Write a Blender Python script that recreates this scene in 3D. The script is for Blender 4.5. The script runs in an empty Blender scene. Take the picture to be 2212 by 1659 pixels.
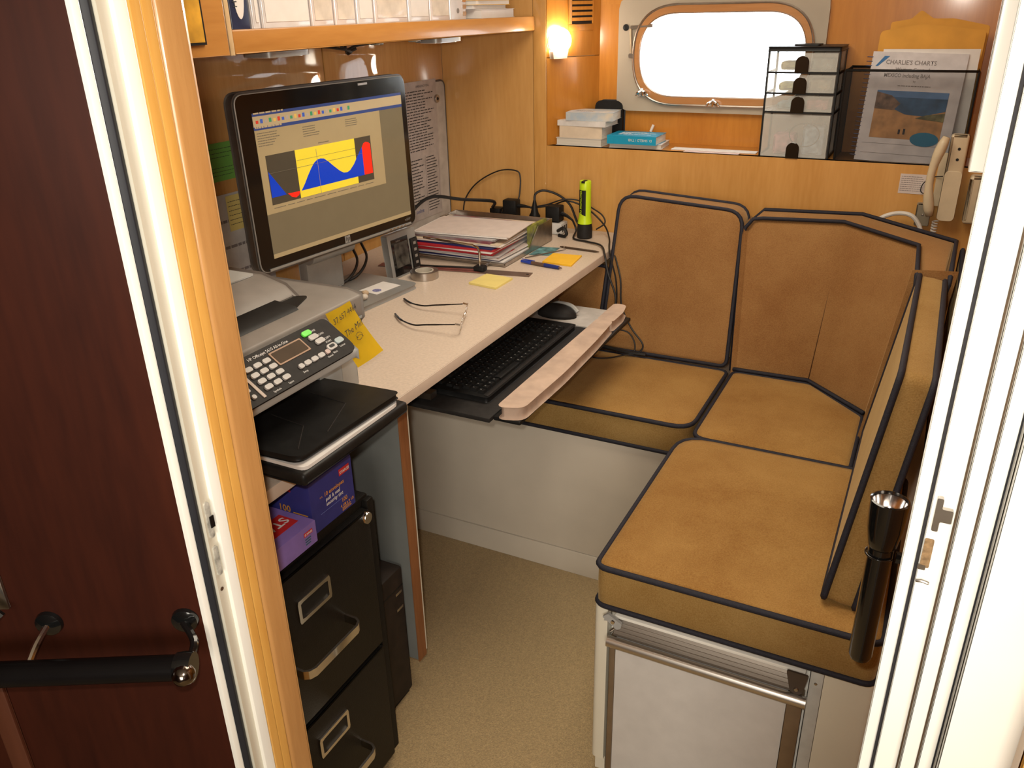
import bpy, bmesh, math, random
from mathutils import Vector, Matrix
random.seed(7)
S = bpy.context.scene
COL = S.collection

# ------------------------------------------------------------------ camera
cam_d = bpy.data.cameras.new('camera'); cam = bpy.data.objects.new('camera', cam_d); COL.objects.link(cam)
cam_d.sensor_fit = 'HORIZONTAL'; cam_d.sensor_width = 36.0; cam_d.lens = 36.0 * 1788.2 / 2212
cam_d.clip_start = 0.02; cam_d.clip_end = 60
YAW, PITCH, ROLL = 0.476548, 0.427545, 0.0236248
_f = Vector((-math.sin(YAW) * math.cos(PITCH), math.cos(YAW) * math.cos(PITCH), -math.sin(PITCH)))
_r = Vector((math.cos(YAW), math.sin(YAW), 0)); _d = _f.cross(_r)
_R = math.cos(ROLL) * _r + math.sin(ROLL) * _d; _D = -math.sin(ROLL) * _r + math.cos(ROLL) * _d
cam.matrix_world = Matrix(((_R.x, -_D.x, -_f.x, 0), (_R.y, -_D.y, -_f.y, 0), (_R.z, -_D.z, -_f.z, 1.4), (0, 0, 0, 1)))
S.camera = cam

# ------------------------------------------------------------------ world, lights, exposure
S.view_settings.view_transform = 'Standard'; S.view_settings.look = 'None'
S.view_settings.exposure = 0.0; S.view_settings.gamma = 1.0; S.view_settings.use_curve_mapping = False
W = bpy.data.worlds.new('sky'); S.world = W; W.use_nodes = True
bg = W.node_tree.nodes['Background']; bg.inputs[0].default_value = (0.93, 0.97, 1.0, 1); bg.inputs[1].default_value = 7.0

def lamp(name, kind, loc, energy, color=(1, 1, 1), **kw):
    d = bpy.data.lights.new(name, kind); d.energy = energy; d.color = color
    for k, v in kw.items(): setattr(d, k, v)
    o = bpy.data.objects.new(name, d); COL.objects.link(o); o.location = loc
    return o
# the photographer's own flash, just left of and above the lens
fl = Vector((0, 0, 1.4)) - 0.028 * _R - 0.035 * _D + 0.02 * _f
flash = lamp('camera_flash', 'SPOT', fl, 27, (1.0, 0.93, 0.82), shadow_soft_size=0.012, spot_size=math.radians(118), spot_blend=0.9)
flash.rotation_euler = (-_f).to_track_quat('Z', 'Y').to_euler()
# added ambient fill under the ceiling out of the frame, no fixture there
lamp('cabin_fill', 'AREA', (-0.5, 1.45, 1.84), 14.0, (1.0, 0.88, 0.70), shape='RECTANGLE', size=0.7, size_y=0.9)
# added soft fill behind the photographer, no windows are built there
sal = lamp('saloon_fill', 'AREA', (0.45, -1.4, 1.25), 34.0, (1.0, 0.92, 0.80), shape='RECTANGLE', size=1.0, size_y=0.8)
sal.rotation_euler = (math.radians(82), 0, math.radians(14))

# ------------------------------------------------------------------ materials
MATS = {}
def mat(name, col, rough=0.5, metal=0.0, var=0.06, scale=30.0, bump=0.0, coat=0.0, coat_r=0.08, sheen=0.0, emit=0.0, spec=0.5, trans=0.0, stretch=(1, 1, 1), col2=None, alpha=1.0, bscale=None, ior=1.45, detail=4.0):
    if name in MATS: return MATS[name]
    m = bpy.data.materials.new(name); m.use_nodes = True; nt = m.node_tree; n = nt.nodes; l = nt.links
    b = n['Principled BSDF']
    b.inputs['Roughness'].default_value = rough; b.inputs['Metallic'].default_value = metal
    b.inputs['Coat Weight'].default_value = coat; b.inputs['Coat Roughness'].default_value = coat_r
    b.inputs['Sheen Weight'].default_value = sheen; b.inputs['Specular IOR Level'].default_value = spec
    b.inputs['Transmission Weight'].default_value = trans; b.inputs['Alpha'].default_value = alpha; b.inputs['IOR'].default_value = ior
    tc = n.new('ShaderNodeTexCoord'); mp = n.new('ShaderNodeMapping'); mp.inputs['Scale'].default_value = stretch
    l.new(tc.outputs['Object'], mp.inputs['Vector'])
    nz = n.new('ShaderNodeTexNoise'); nz.inputs['Scale'].default_value = scale; nz.inputs['Detail'].default_value = detail
    l.new(mp.outputs[0], nz.inputs['Vector'])
    rp = n.new('ShaderNodeValToRGB')
    c2 = col2 or tuple(max(0, c * (1 - 3 * var)) for c in col)
    c1 = col if col2 else tuple(min(1, c * (1 + var)) for c in col)
    rp.color_ramp.elements[0].position = 0.3; rp.color_ramp.elements[0].color = (*c2, 1)
    rp.color_ramp.elements[1].position = 0.7; rp.color_ramp.elements[1].color = (*c1, 1)
    l.new(nz.outputs['Fac'], rp.inputs['Fac']); l.new(rp.outputs['Color'], b.inputs['Base Color'])
    if emit > 0:
        l.new(rp.outputs['Color'], b.inputs['Emission Color']); b.inputs['Emission Strength'].default_value = emit
    if bump > 0:
        nb = n.new('ShaderNodeTexNoise'); nb.inputs['Scale'].default_value = bscale or scale * 4; nb.inputs['Detail'].default_value = 3
        l.new(mp.outputs[0], nb.inputs['Vector'])
        bp = n.new('ShaderNodeBump'); bp.inputs['Strength'].default_value = bump; bp.inputs['Distance'].default_value = 0.004
        l.new(nb.outputs['Fac'], bp.inputs['Height']); l.new(bp.outputs['Normal'], b.inputs['Normal'])
    MATS[name] = m; return m

def wood(name, c_light, c_dark, axis='Z', rough=0.3, coat=0.5, coat_r=0.1, scale=5.0, bump=0.02, spec=0.3):
    """lacquered veneer with the grain running along one axis"""
    if name in MATS: return MATS[name]
    m = bpy.data.materials.new(name); m.use_nodes = True; nt = m.node_tree; n = nt.nodes; l = nt.links
    b = n['Principled BSDF']; b.inputs['Roughness'].default_value = rough; b.inputs['Specular IOR Level'].default_value = spec
    b.inputs['Coat Weight'].default_value = coat; b.inputs['Coat Roughness'].default_value = coat_r
    tc = n.new('ShaderNodeTexCoord'); mp = n.new('ShaderNodeMapping')
    st = {'X': (0.12, 1, 1), 'Y': (1, 0.12, 1), 'Z': (1, 1, 0.12)}[axis]
    mp.inputs['Scale'].default_value = st; l.new(tc.outputs['Object'], mp.inputs['Vector'])
    n1 = n.new('ShaderNodeTexNoise'); n1.inputs['Scale'].default_value = scale; n1.inputs['Detail'].default_value = 5; n1.inputs['Distortion'].default_value = 1.2
    n2 = n.new('ShaderNodeTexNoise'); n2.inputs['Scale'].default_value = scale * 22; n2.inputs['Detail'].default_value = 3
    l.new(mp.outputs[0], n1.inputs['Vector']); l.new(mp.outputs[0], n2.inputs['Vector'])
    mx = n.new('ShaderNodeMix'); mx.data_type = 'FLOAT'; mx.inputs['Factor'].default_value = 0.35
    l.new(n1.outputs['Fac'], mx.inputs['A']); l.new(n2.outputs['Fac'], mx.inputs['B'])
    rp = n.new('ShaderNodeValToRGB')
    rp.color_ramp.elements[0].position = 0.32; rp.color_ramp.elements[0].color = (*c_dark, 1)
    rp.color_ramp.elements[1].position = 0.66; rp.color_ramp.elements[1].color = (*c_light, 1)
    l.new(mx.outputs['Result'], rp.inputs['Fac']); l.new(rp.outputs['Color'], b.inputs['Base Color'])
    bp = n.new('ShaderNodeBump'); bp.inputs['Strength'].default_value = bump; bp.inputs['Distance'].default_value = 0.002
    l.new(n2.outputs['Fac'], bp.inputs['Height']); l.new(bp.outputs['Normal'], b.inputs['Normal'])
    MATS[name] = m; return m

def velvet(name, c_light, c_dark):
    """worn cut velvet: mottled nap plus a fine weave"""
    m = bpy.data.materials.new(name); m.use_nodes = True; nt = m.node_tree; n = nt.nodes; l = nt.links
    b = n['Principled BSDF']; b.inputs['Roughness'].default_value = 0.85; b.inputs['Sheen Weight'].default_value = 0.35
    b.inputs['Sheen Roughness'].default_value = 0.4; b.inputs['Specular IOR Level'].default_value = 0.15
    b.inputs['Sheen Tint'].default_value = (1.0, 0.75, 0.4, 1)
    tc = n.new('ShaderNodeTexCoord')
    n1 = n.new('ShaderNodeTexNoise'); n1.inputs['Scale'].default_value = 5.5; n1.inputs['Detail'].default_value = 6; n1.inputs['Roughness'].default_value = 0.62
    n2 = n.new('ShaderNodeTexNoise'); n2.inputs['Scale'].default_value = 420; n2.inputs['Detail'].default_value = 2
    l.new(tc.outputs['Object'], n1.inputs['Vector']); l.new(tc.outputs['Object'], n2.inputs['Vector'])
    mx = n.new('ShaderNodeMix'); mx.data_type = 'FLOAT'; mx.inputs['Factor'].default_value = 0.42
    l.new(n1.outputs['Fac'], mx.inputs['A']); l.new(n2.outputs['Fac'], mx.inputs['B'])
    rp = n.new('ShaderNodeValToRGB')
    rp.color_ramp.elements[0].position = 0.36; rp.color_ramp.elements[0].color = (*c_dark, 1)
    rp.color_ramp.elements[1].position = 0.62; rp.color_ramp.elements[1].color = (*c_light, 1)
    l.new(mx.outputs['Result'], rp.inputs['Fac']); l.new(rp.outputs['Color'], b.inputs['Base Color'])
    bp = n.new('ShaderNodeBump'); bp.inputs['Strength'].default_value = 0.35; bp.inputs['Distance'].default_value = 0.002
    l.new(n2.outputs['Fac'], bp.inputs['Height']); l.new(bp.outputs['Normal'], b.inputs['Normal'])
    MATS[name] = m; return m

W_WALL = wood('honey_veneer', (0.58, 0.315, 0.095), (0.43, 0.21, 0.052), 'Z', rough=0.5, coat=1.0, coat_r=0.03, spec=0.15)
W_WARM = wood('amber_veneer', (0.56, 0.235, 0.04), (0.42, 0.155, 0.022), 'Z', coat=0.3, coat_r=0.12)
W_SHELF = wood('honey_veneer_lengthwise', (0.52, 0.25, 0.065), (0.40, 0.17, 0.04), 'Y', coat=0.5)
W_SHELFX = wood('amber_veneer_across', (0.56, 0.25, 0.05), (0.42, 0.17, 0.03), 'X', coat=0.5)
W_TRIMY = wood('yellow_maple', (0.66, 0.36, 0.09), (0.55, 0.26, 0.05), 'Z', scale=7, coat=0.7, coat_r=0.05)
W_TRIMB = wood('brown_maple', (0.50, 0.26, 0.09), (0.40, 0.19, 0.06), 'Z', scale=6, coat=0.6, coat_r=0.1, bump=0.25)
W_MAHOG = wood('dark_mahogany', (0.044, 0.0085, 0.003), (0.022, 0.004, 0.0016), 'Z', rough=0.7, coat=0.03, coat_r=0.3, spec=0.12)
W_EDGE = wood('raw_plywood_edge', (0.30, 0.125, 0.045), (0.17, 0.065, 0.025), 'Z', rough=0.6, coat=0.1)
PAINT = mat('cream_gloss_paint', (0.72, 0.68, 0.56), 0.28, var=0.02, scale=6, coat=0.3)
PAINTW = mat('white_gloss_paint', (0.84, 0.82, 0.75), 0.25, var=0.02, scale=6, coat=0.4)
PAINTG = mat('grey_white_paint', (0.50, 0.48, 0.41), 0.35, var=0.03, scale=5, coat=0.2)
GASKET = mat('black_rubber_gasket', (0.012, 0.013, 0.018), 0.6)
DARKLINE = mat('dark_joint_sealant', (0.02, 0.018, 0.02), 0.8)
BROWNLINE = mat('brown_joint_and_shade', (0.10, 0.06, 0.03), 0.7)
CARPET = mat('tan_carpet', (0.46, 0.33, 0.165), 0.95, var=0.10, scale=330, bump=0.9, bscale=420, sheen=0.2, spec=0.1, detail=8)
LAMIN = mat('cream_laminate', (0.60, 0.50, 0.41), 0.4, var=0.04, scale=180, spec=0.4)
LAMEDGE = mat('cream_laminate_edge', (0.55, 0.45, 0.37), 0.45, var=0.02)
BASEW = mat('off_white_panel', (0.61, 0.545, 0.45), 0.55, var=0.04, scale=4)
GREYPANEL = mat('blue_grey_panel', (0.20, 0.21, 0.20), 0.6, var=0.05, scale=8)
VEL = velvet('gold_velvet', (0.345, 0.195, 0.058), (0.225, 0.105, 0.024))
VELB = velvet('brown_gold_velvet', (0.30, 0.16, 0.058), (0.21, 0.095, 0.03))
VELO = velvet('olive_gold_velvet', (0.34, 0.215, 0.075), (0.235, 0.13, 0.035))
PIPE = mat('navy_piping', (0.012, 0.012, 0.022), 0.7, var=0.1, scale=200, bump=0.3)
BLK = mat('black_plastic', (0.010, 0.010, 0.010), 0.45, var=0.1, scale=60, spec=0.3)
BLKG = mat('black_gloss', (0.006, 0.006, 0.006), 0.12, var=0.05, coat=0.5)
BLKM = mat('black_enamel_steel', (0.008, 0.007, 0.006), 0.5, var=0.1, scale=120, bump=0.1, spec=0.3)
BLKB = mat('brown_black_board', (0.022, 0.014, 0.010), 0.6, var=0.15, scale=30)
CHROME = mat('chrome', (0.75, 0.73, 0.70), 0.12, metal=1.0, var=0.02)
STEEL = mat('brushed_steel', (0.50, 0.46, 0.42), 0.32, metal=1.0, var=0.06, scale=40)
ALU = mat('brushed_aluminium', (0.62, 0.58, 0.53), 0.33, metal=1.0, var=0.05, stretch=(0.02, 1, 1), scale=300)
ALUD = mat('bronze_and_shaded_aluminium', (0.26, 0.19, 0.12), 0.45, metal=0.6, var=0.05)
SILV = mat('silver_plastic', (0.30, 0.30, 0.29), 0.38, metal=0.3, var=0.03)
GREYP = mat('warm_grey_plastic', (0.225, 0.205, 0.185), 0.5, var=0.03)
GREYL = mat('light_grey_plastic', (0.36, 0.36, 0.345), 0.5, var=0.03)
GREYB = mat('blue_grey_plastic', (0.36, 0.40, 0.42), 0.5, var=0.03)
CHAR = mat('charcoal_plastic', (0.020, 0.018, 0.017), 0.55, var=0.08, scale=90, spec=0.2)
IVORY = mat('ivory_plastic', (0.60, 0.50, 0.34), 0.4, var=0.03)
WHITEP = mat('white_paper', (0.72, 0.70, 0.68), 0.8, var=0.02)
PINKP = mat('pinkish_paper', (0.62, 0.54, 0.50), 0.8, var=0.03)
GREYPAP = mat('grey_paper', (0.45, 0.44, 0.45), 0.8, var=0.03)
CREAMP = mat('cream_paper', (0.66, 0.55, 0.42), 0.8, var=0.04)
REDP = mat('red_card', (0.42, 0.02, 0.03), 0.5, var=0.05)
NAVYP = mat('navy_card', (0.02, 0.025, 0.12), 0.5, var=0.05)
INK = mat('black_ink', (0.03, 0.03, 0.035), 0.8)
INKG = mat('grey_ink', (0.22, 0.2, 0.2), 0.8)
INKB = mat('blue_ink', (0.02, 0.05, 0.25), 0.8)
WINK = mat('white_ink', (0.8, 0.8, 0.8), 0.7)
OINK = mat('orange_ink', (0.75, 0.33, 0.04), 0.7)
YNOTE = mat('yellow_note', (0.85, 0.60, 0.02), 0.75, var=0.02)
YPALE = mat('pale_yellow_note', (0.72, 0.60, 0.20), 0.75, var=0.02)
OYNOTE = mat('orange_yellow_note', (0.80, 0.46, 0.02), 0.75, var=0.02)
GNOTE = mat('green_note', (0.16, 0.42, 0.07), 0.75, var=0.02)
BOXNAVY = mat('indigo_carton', (0.036, 0.038, 0.21), 0.45, var=0.05)
BOXPURP = mat('violet_carton', (0.25, 0.17, 0.52), 0.45, var=0.05)
BOXRED = mat('red_print', (0.62, 0.03, 0.03), 0.5)
CLEAR = mat('clear_plastic', (0.80, 0.82, 0.78), 0.25, var=0.02, trans=0.0, alpha=0.30, spec=0.4)
GLASS = mat('window_glass', (0.95, 0.98, 0.98), 0.02, var=0.0, alpha=0.10, spec=0.5)
LENS = mat('spectacle_lens', (0.9, 0.9, 0.92), 0.03, var=0.0, alpha=0.16, spec=0.6)
LIME = mat('lime_plastic', (0.52, 0.72, 0.01), 0.4, var=0.03)
CORD = mat('black_cord', (0.010, 0.009, 0.009), 0.55)
WCORD = mat('white_cord', (0.65, 0.63, 0.58), 0.5)
WRIST = mat('dusty_pink_foam', (0.50, 0.375, 0.295), 0.8, var=0.07, scale=25, bump=0.3)
ORANGEP = mat('manila_envelope', (0.68, 0.34, 0.05), 0.7, var=0.06, scale=12)

# ------------------------------------------------------------------ geometry helpers
WO = {}      # world origin of each object
def V(*a): return Vector(a)
def reg(o, wo, parent):
    WO[o.name] = Vector(wo)
    if parent is not None:
        o.parent = parent; o.location = Vector(wo) - WO[parent.name]
    else: o.location = Vector(wo)
    return o
def tag(o, label=None, cat=None, group=None, kind=None):
    if label: o['label'] = label
    if cat: o['category'] = cat
    if group: o['group'] = group
    if kind: o['kind'] = kind
    return o
def thing(name, loc, label, cat, group=None):
    o = bpy.data.objects.new(name, None); o.empty_display_size = 0.03; COL.objects.link(o)
    reg(o, loc, None); return tag(o, label, cat, group)
def struct(name, loc=(0, 0, 0)):
    o = bpy.data.objects.new(name, None); o.empty_display_size = 0.03; COL.objects.link(o); reg(o, loc, None); o['kind'] = 'structure'; return o
def finish(name, bm, m, parent=None, smooth=False, mats=None):
    bmesh.ops.recalc_face_normals(bm, faces=bm.faces)
    vs = [v.co for v in bm.verts]
    lo = Vector((min(v.x for v in vs), min(v.y for v in vs), min(v.z for v in vs))); hi = Vector((max(v.x for v in vs), max(v.y for v in vs), max(v.z for v in vs)))
    o0 = Vector(((lo.x + hi.x) / 2, (lo.y + hi.y) / 2, lo.z))
    for v in bm.verts: v.co -= o0
    me = bpy.data.meshes.new(name); 
    if smooth:
        for f in bm.faces: f.smooth = True
    bm.to_mesh(me); bm.free()
    for q in (mats or [m]): me.materials.append(q)
    if smooth == 'auto':
        me.set_sharp_from_angle(angle=math.radians(40))
    o = bpy.data.objects.new(name, me); COL.objects.link(o)
    return reg(o, o0, parent)
class Fr:
    """a local frame: origin, u, v, n"""
    def __init__(s, o, u, v, n=None):
        s.o = Vector(o); s.u = Vector(u).normalized(); s.v = Vector(v).normalized(); s.n = Vector(n).normalized() if n else s.u.cross(s.v).normalized()
    def p(s, a, b, c=0): return s.o + s.u * a + s.v * b + s.n * c
WORLD = Fr((0, 0, 0), (1, 0, 0), (0, 1, 0))
def rotz(o, deg):
    a = math.radians(deg); return Fr(o, (math.cos(a), math.sin(a), 0), (-math.sin(a), math.cos(a), 0))
def bm_box(bm, a0, a1, b0, b1, c0, c1, fr=WORLD, mi=0):
    vs = [bm.verts.new(fr.p(a, b, c)) for c in (c0, c1) for b in (b0, b1) for a in (a0, a1)]
    for q in ((0, 1, 3, 2), (4, 5, 7, 6), (0, 1, 5, 4), (2, 3, 7, 6), (0, 2, 6, 4), (1, 3, 7, 5)):
        f = bm.faces.new([vs[i] for i in q]); f.material_index = mi
    return vs
def box(name, a0, a1, b0, b1, c0, c1, m, parent=None, bev=0.0, fr=WORLD, seg=2):
    bm = bmesh.new(); bm_box(bm, a0, a1, b0, b1, c0, c1, fr)
    if bev > 0: bmesh.ops.bevel(bm, geom=bm.edges[:], offset=bev, segments=seg, affect='EDGES', profile=0.5)
    return finish(name, bm, m, parent, 'auto' if bev > 0 else False)
def prism(name, pts, c0, c1, m, parent=None, fr=WORLD, bev=0.0, seg=2, smooth='auto'):
    """polygon in the frame's u,v extruded along n"""
    bm = bmesh.new(); lo = [bm.verts.new(fr.p(a, b, c0)) for a, b in pts]; hi = [bm.verts.new(fr.p(a, b, c1)) for a, b in pts]
    n = len(pts); bm.faces.new(lo); bm.faces.new(hi[::-1])
    for i in range(n): bm.faces.new((lo[i], lo[(i + 1) % n], hi[(i + 1) % n], hi[i]))
    if bev > 0:
        bm.normal_update()
        es = [e for e in bm.edges if e.calc_face_angle(0) > 0.6]
        bmesh.ops.bevel(bm, geom=es, offset=bev, segments=seg, affect='EDGES', profile=0.5)
    return finish(name, bm, m, parent, smooth)
def rounded(pts, r, k=5):
    """round the corners of a polygon; r a number or one per corner"""
    out = []; n = len(pts)
    for i in range(n):
        p = Vector(pts[i]); a = Vector(pts[i - 1]); b = Vector(pts[(i + 1) % n]); ri = r[i] if isinstance(r, (list, tuple)) else r
        da = (a - p); db = (b - p); ri = min(ri, da.length * 0.49, db.length * 0.49)
        if ri < 1e-5: out.append(tuple(p)); continue
        q0 = p + da.normalized() * ri; q1 = p + db.normalized() * ri
        for t in range(k + 1):
            s = t / k; out.append(tuple((1 - s) ** 2 * q0 + 2 * s * (1 - s) * p + s * s * q1))
    return out
def rrect(a0, a1, b0, b1, r, k=5): return rounded([(a0, b0), (a1, b0), (a1, b1), (a0, b1)], r, k)
def spline(pts, per=6, closed=False):
    P = [Vector(p) for p in pts]; out = []; n = len(P)
    rng = range(n) if closed else range(n - 1)
    for i in rng:
        if closed: p0, p1, p2, p3 = P[i - 1], P[i], P[(i + 1) % n], P[(i + 2) % n]
        else: p0, p1, p2, p3 = P[max(i - 1, 0)], P[i], P[i + 1], P[min(i + 2, n - 1)]
        for t in range(per):
            s = t / per
            out.append(0.5 * ((2 * p1) + (p2 - p0) * s + (2 * p0 - 5 * p1 + 4 * p2 - p3) * s * s + (3 * p1 - p0 - 3 * p2 + p3) * s ** 3))
    if not closed: out.append(P[-1])
    return out
def bm_tube(bm, pts, r, k=8, closed=False, mi=0):
    P = [Vector(p) for p in pts]; n = len(P); rings = []; prev = None
    if isinstance(r, (list, tuple)) and len(r) != n:      # spread the given radii along the path
        q = len(r) - 1; r = [r[min(int(i / (n - 1) * q), q - 1)] * (1 - (i / (n - 1) * q - min(int(i / (n - 1) * q), q - 1))) + r[min(int(i / (n - 1) * q), q - 1) + 1] * (i / (n - 1) * q - min(int(i / (n - 1) * q), q - 1)) for i in range(n)]
    for i in range(n):
        if closed: t = (P[(i + 1) % n] - P[i - 1])
        else: t = P[min(i + 1, n - 1)] - P[max(i - 1, 0)]
        t = t.normalized() if t.length > 1e-9 else Vector((0, 0, 1))
        if prev is None:
            a = Vector((0, 0, 1)) if abs(t.z) < 0.9 else Vector((1, 0, 0)); e = t.cross(a).normalized()
        else:
            e = prev - t * prev.dot(t); e = e.normalized() if e.length > 1e-6 else t.orthogonal().normalized()
        prev = e; f = t.cross(e); ri = r[i] if isinstance(r, (list, tuple)) else r
        rings.append([bm.verts.new(P[i] + (e * math.cos(6.28318 * j / k) + f * math.sin(6.28318 * j / k)) * ri) for j in range(k)])
    for i in range(n if closed else n - 1):
        A, B = rings[i], rings[(i + 1) % n]
        for j in range(k):
            fa = bm.faces.new((A[j], A[(j + 1) % k], B[(j + 1) % k], B[j])); fa.material_index = mi
    if not closed:
        bm.faces.new(rings[0][::-1]).material_index = mi; bm.faces.new(rings[-1]).material_index = mi
def tube(name, pts, r, m, parent=None, k=8, closed=False, smooth_path=0):
    bm = bmesh.new(); P = spline(pts, smooth_path, closed) if smooth_path else pts
    bm_tube(bm, P, r, k, closed); return finish(name, bm, m, parent, 'auto')
def lathe(name, prof, m, base, axis=(0, 0, 1), parent=None, k=24, caps=True):
    """profile of (radius, height) spun about an axis through base"""
    ax = Vector(axis).normalized(); e = ax.orthogonal().normalized(); f = ax.cross(e); bm = bmesh.new(); rings = []
    for r, h in prof:
        c = Vector(base) + ax * h
        rings.append([bm.verts.new(c + (e * math.cos(6.28318 * j / k) + f * math.sin(6.28318 * j / k)) * max(r, 1e-5)) for j in range(k)])
    for A, B in zip(rings, rings[1:]):
        for j in range(k): bm.faces.new((A[j], A[(j + 1) % k], B[(j + 1) % k], B[j]))
    if caps: bm.faces.new(rings[0][::-1]); bm.faces.new(rings[-1])
    return finish(name, bm, m, parent, 'auto')
def text(name, s, size, fr, m, parent=None, depth=0.0004, align='LEFT', squash=1.0, shear=0.0, bold=0.0):
    c = bpy.data.curves.new('t', 'FONT'); c.body = s; c.size = size; c.align_x = align; c.resolution_u = 2; c.shear = shear; c.offset = bold
    t = bpy.data.objects.new('t', c); COL.objects.link(t)
    dg = bpy.context.evaluated_depsgraph_get(); me = bpy.data.meshes.new_from_object(t.evaluated_get(dg))
    bm = bmesh.new(); bm.from_mesh(me)
    for v in bm.verts: v.co = fr.p(v.co.x * squash, v.co.y, depth)
    bpy.data.objects.remove(t); bpy.data.curves.remove(c); bpy.data.meshes.remove(me)
    return finish(name, bm, m, parent)
def printed(name, fr, m, parent, w, h, lines, lh=0.5, left=0.0, jag=0.35, depth=0.0004, words=True):
    """rows of tiny print on a sheet: one thin bar per word"""
    bm = bmesh.new()
    for i in range(lines):
        y = h - (i + 1) * h / (lines + 1); x = left; end = left + w * (1 - jag * random.random())
        while x < end:
            ww = w * (0.04 + 0.09 * random.random()) if words else w
            bm_box(bm, x, min(x + ww, end), y, y + lh * h / (lines + 1), 0, depth, fr); x += ww + w * 0.02
    o = finish(name, bm, m, parent); o['kind'] = 'stuff'; return o
def loopring(name, outer, inner, c0, c1, m, parent=None, fr=WORLD):
    """flat plate with a hole; outer and inner have equal counts"""
    bm = bmesh.new(); n = len(outer)
    R = [[bm.verts.new(fr.p(a, b, c)) for a, b in L] for L in (outer, inner) for c in (c0, c1)]
    o0, o1, i0, i1 = R
    for j in range(n):
        k = (j + 1) % n
        bm.faces.new((o0[j], o0[k], i0[k], i0[j])); bm.faces.new((o1[j], o1[k], i1[k], i1[j]))
        bm.faces.new((o0[j], o0[k], o1[k], o1[j])); bm.faces.new((i0[j], i0[k], i1[k], i1[j]))
    return finish(name, bm, m, parent, 'auto')
def by_angle(pts, n, c):
    """resample a closed star-shaped outline at n even angles about c"""
    out = []; m = len(pts)
    for j in range(n):
        a = 6.283185 * j / n; d = Vector((math.cos(a), math.sin(a))); best = None
        for i in range(m):
            p = Vector(pts[i]) - Vector(c); q = Vector(pts[(i + 1) % m]) - Vector(c); e = q - p
            den = d.x * e.y - d.y * e.x
            if abs(den) < 1e-12: continue
            t = (p.x * e.y - p.y * e.x) / den; s = (p.x * d.y - p.y * d.x) / den
            if t > 0 and -1e-6 <= s <= 1 + 1e-6 and (best is None or t > best): best = t
        out.append((c[0] + d.x * best, c[1] + d.y * best))
    return out
def copy_of(o, loc_world, parent):
    c = o.copy(); COL.objects.link(c); return reg(c, loc_world, parent)

# ================================================================== the setting
CEIL = 1.9
def sbox(name, *a, bev=0.0):
    o = box(name, *a, bev=bev); o['kind'] = 'structure'; return o
sbox('floor', -1.7, 1.3, -1.5, 2.6, -0.05, 0.0, CARPET)
sbox('ceiling', -1.7, 1.3, -1.5, 2.62, CEIL, CEIL + 0.04, mat('ceiling_vinyl', (0.62, 0.56, 0.46), 0.7, var=0.03))
# left wall: veneer panels on a dark backing
wl = struct('wall_left', (-1.44, 1.4, 0))
box('backing', -1.475, -1.4405, 0.47, 2.40, 0, CEIL, BLKB, wl)
for y0, y1 in ((0.55, 1.7715), (1.7745, 2.344)): box('panel', -1.440, -1.427, y0, y1, 0, CEIL, W_WALL, wl, bev=0.0008)
# end bulkhead behind the desk, its post, and the panel behind the settee
we = struct('wall_back', (-0.5, 2.36, 0))
box('end_panel', -1.427, -1.1165, 2.345, 2.375, 0, CEIL, wood('pale_honey_veneer', (0.64, 0.37, 0.135), (0.52, 0.275, 0.085), 'Z', coat=0.5, coat_r=0.1), we)
box('corner_post', -1.1155, -1.0735, 2.3435, 2.385, 0, CEIL, W_WALL, we, bev=0.0015)
box('settee_back_panel', -1.0725, 0.25, 2.345, 2.365, 0, 1.0165, wood('honey_veneer_upright', (0.62, 0.335, 0.105), (0.50, 0.245, 0.062), 'Z', coat=0.4, coat_r=0.12), we)
box('ledge_board', -1.0725, 0.25, 2.3455, 2.52, 1.0, 1.0165, W_SHELFX, we)
# angled side of the window recess, in two panels
A0 = Vector((-1.072, 2.345, 0)); A1 = Vector((-0.968, 2.5, 0)); ua = (A1 - A0).normalized(); na = Vector((ua.y, -ua.x, 0)); LA = (A1 - A0).length
FA = Fr(A0, ua, (0, 0, 1), na)
ws = struct('wall_recess', (-1.02, 2.43, 1.0))
box('panel', 0.0, LA, 1.0166, 1.2620, -0.02, 0.0, W_WARM, ws, fr=FA, bev=0.0008)
box('panel', 0.0, LA, 1.2635, CEIL, -0.02, 0.0, W_WARM, ws, fr=FA, bev=0.0008)
# the louvred vent in the upper panel
vt = thing('vent_grille', FA.p(0.113, 1.335, 0), 'slatted wooden vent grille on the angled wall beside the window', 'vent')
box('frame', 0.069, 0.158, 1.333, 1.35, 0, 0.006, W_WARM, vt, fr=FA, bev=0.001)
box('frame', 0.069, 0.083, 1.35, 1.55, 0, 0.006, W_WARM, vt, fr=FA, bev=0.001)
box('frame', 0.155, 0.158, 1.35, 1.55, 0, 0.006, W_WARM, vt, fr=FA)
box('dark_opening', 0.083, 0.155, 1.35, 1.545, 0, 0.001, BLKB, vt, fr=FA)
for i in range(13): box('slat', 0.083, 0.155, 1.3585 + i * 0.0146, 1.3675 + i * 0.0146, 0.001, 0.0055, W_WARM, vt, fr=FA)
# window wall with its opening
YW = 2.5
ww = struct('wall_window', (-0.4, 2.52, 1.0))
HX0, HX1, HZ0, HZ1 = -0.868, -0.34, 1.125, 1.40
for a in ((-0.985, 0.25, 1.0166, HZ0), (-0.985, 0.25, HZ1, CEIL)): box('panel', a[0], a[1], YW, YW + 0.03, a[2], a[3], W_WARM, ww)
for a in ((-0.985, HX0), (HX1, 0.25)): box('panel', a[0], a[1], YW, YW + 0.03, HZ0, HZ1, W_WARM, ww)
box('hull_side', -1.7, -0.985, 2.55, 2.6, 0, CEIL, PAINT, ww); box('hull_side', 0.25, 1.3, 2.55, 2.6, 0, CEIL, PAINT, ww)
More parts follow.
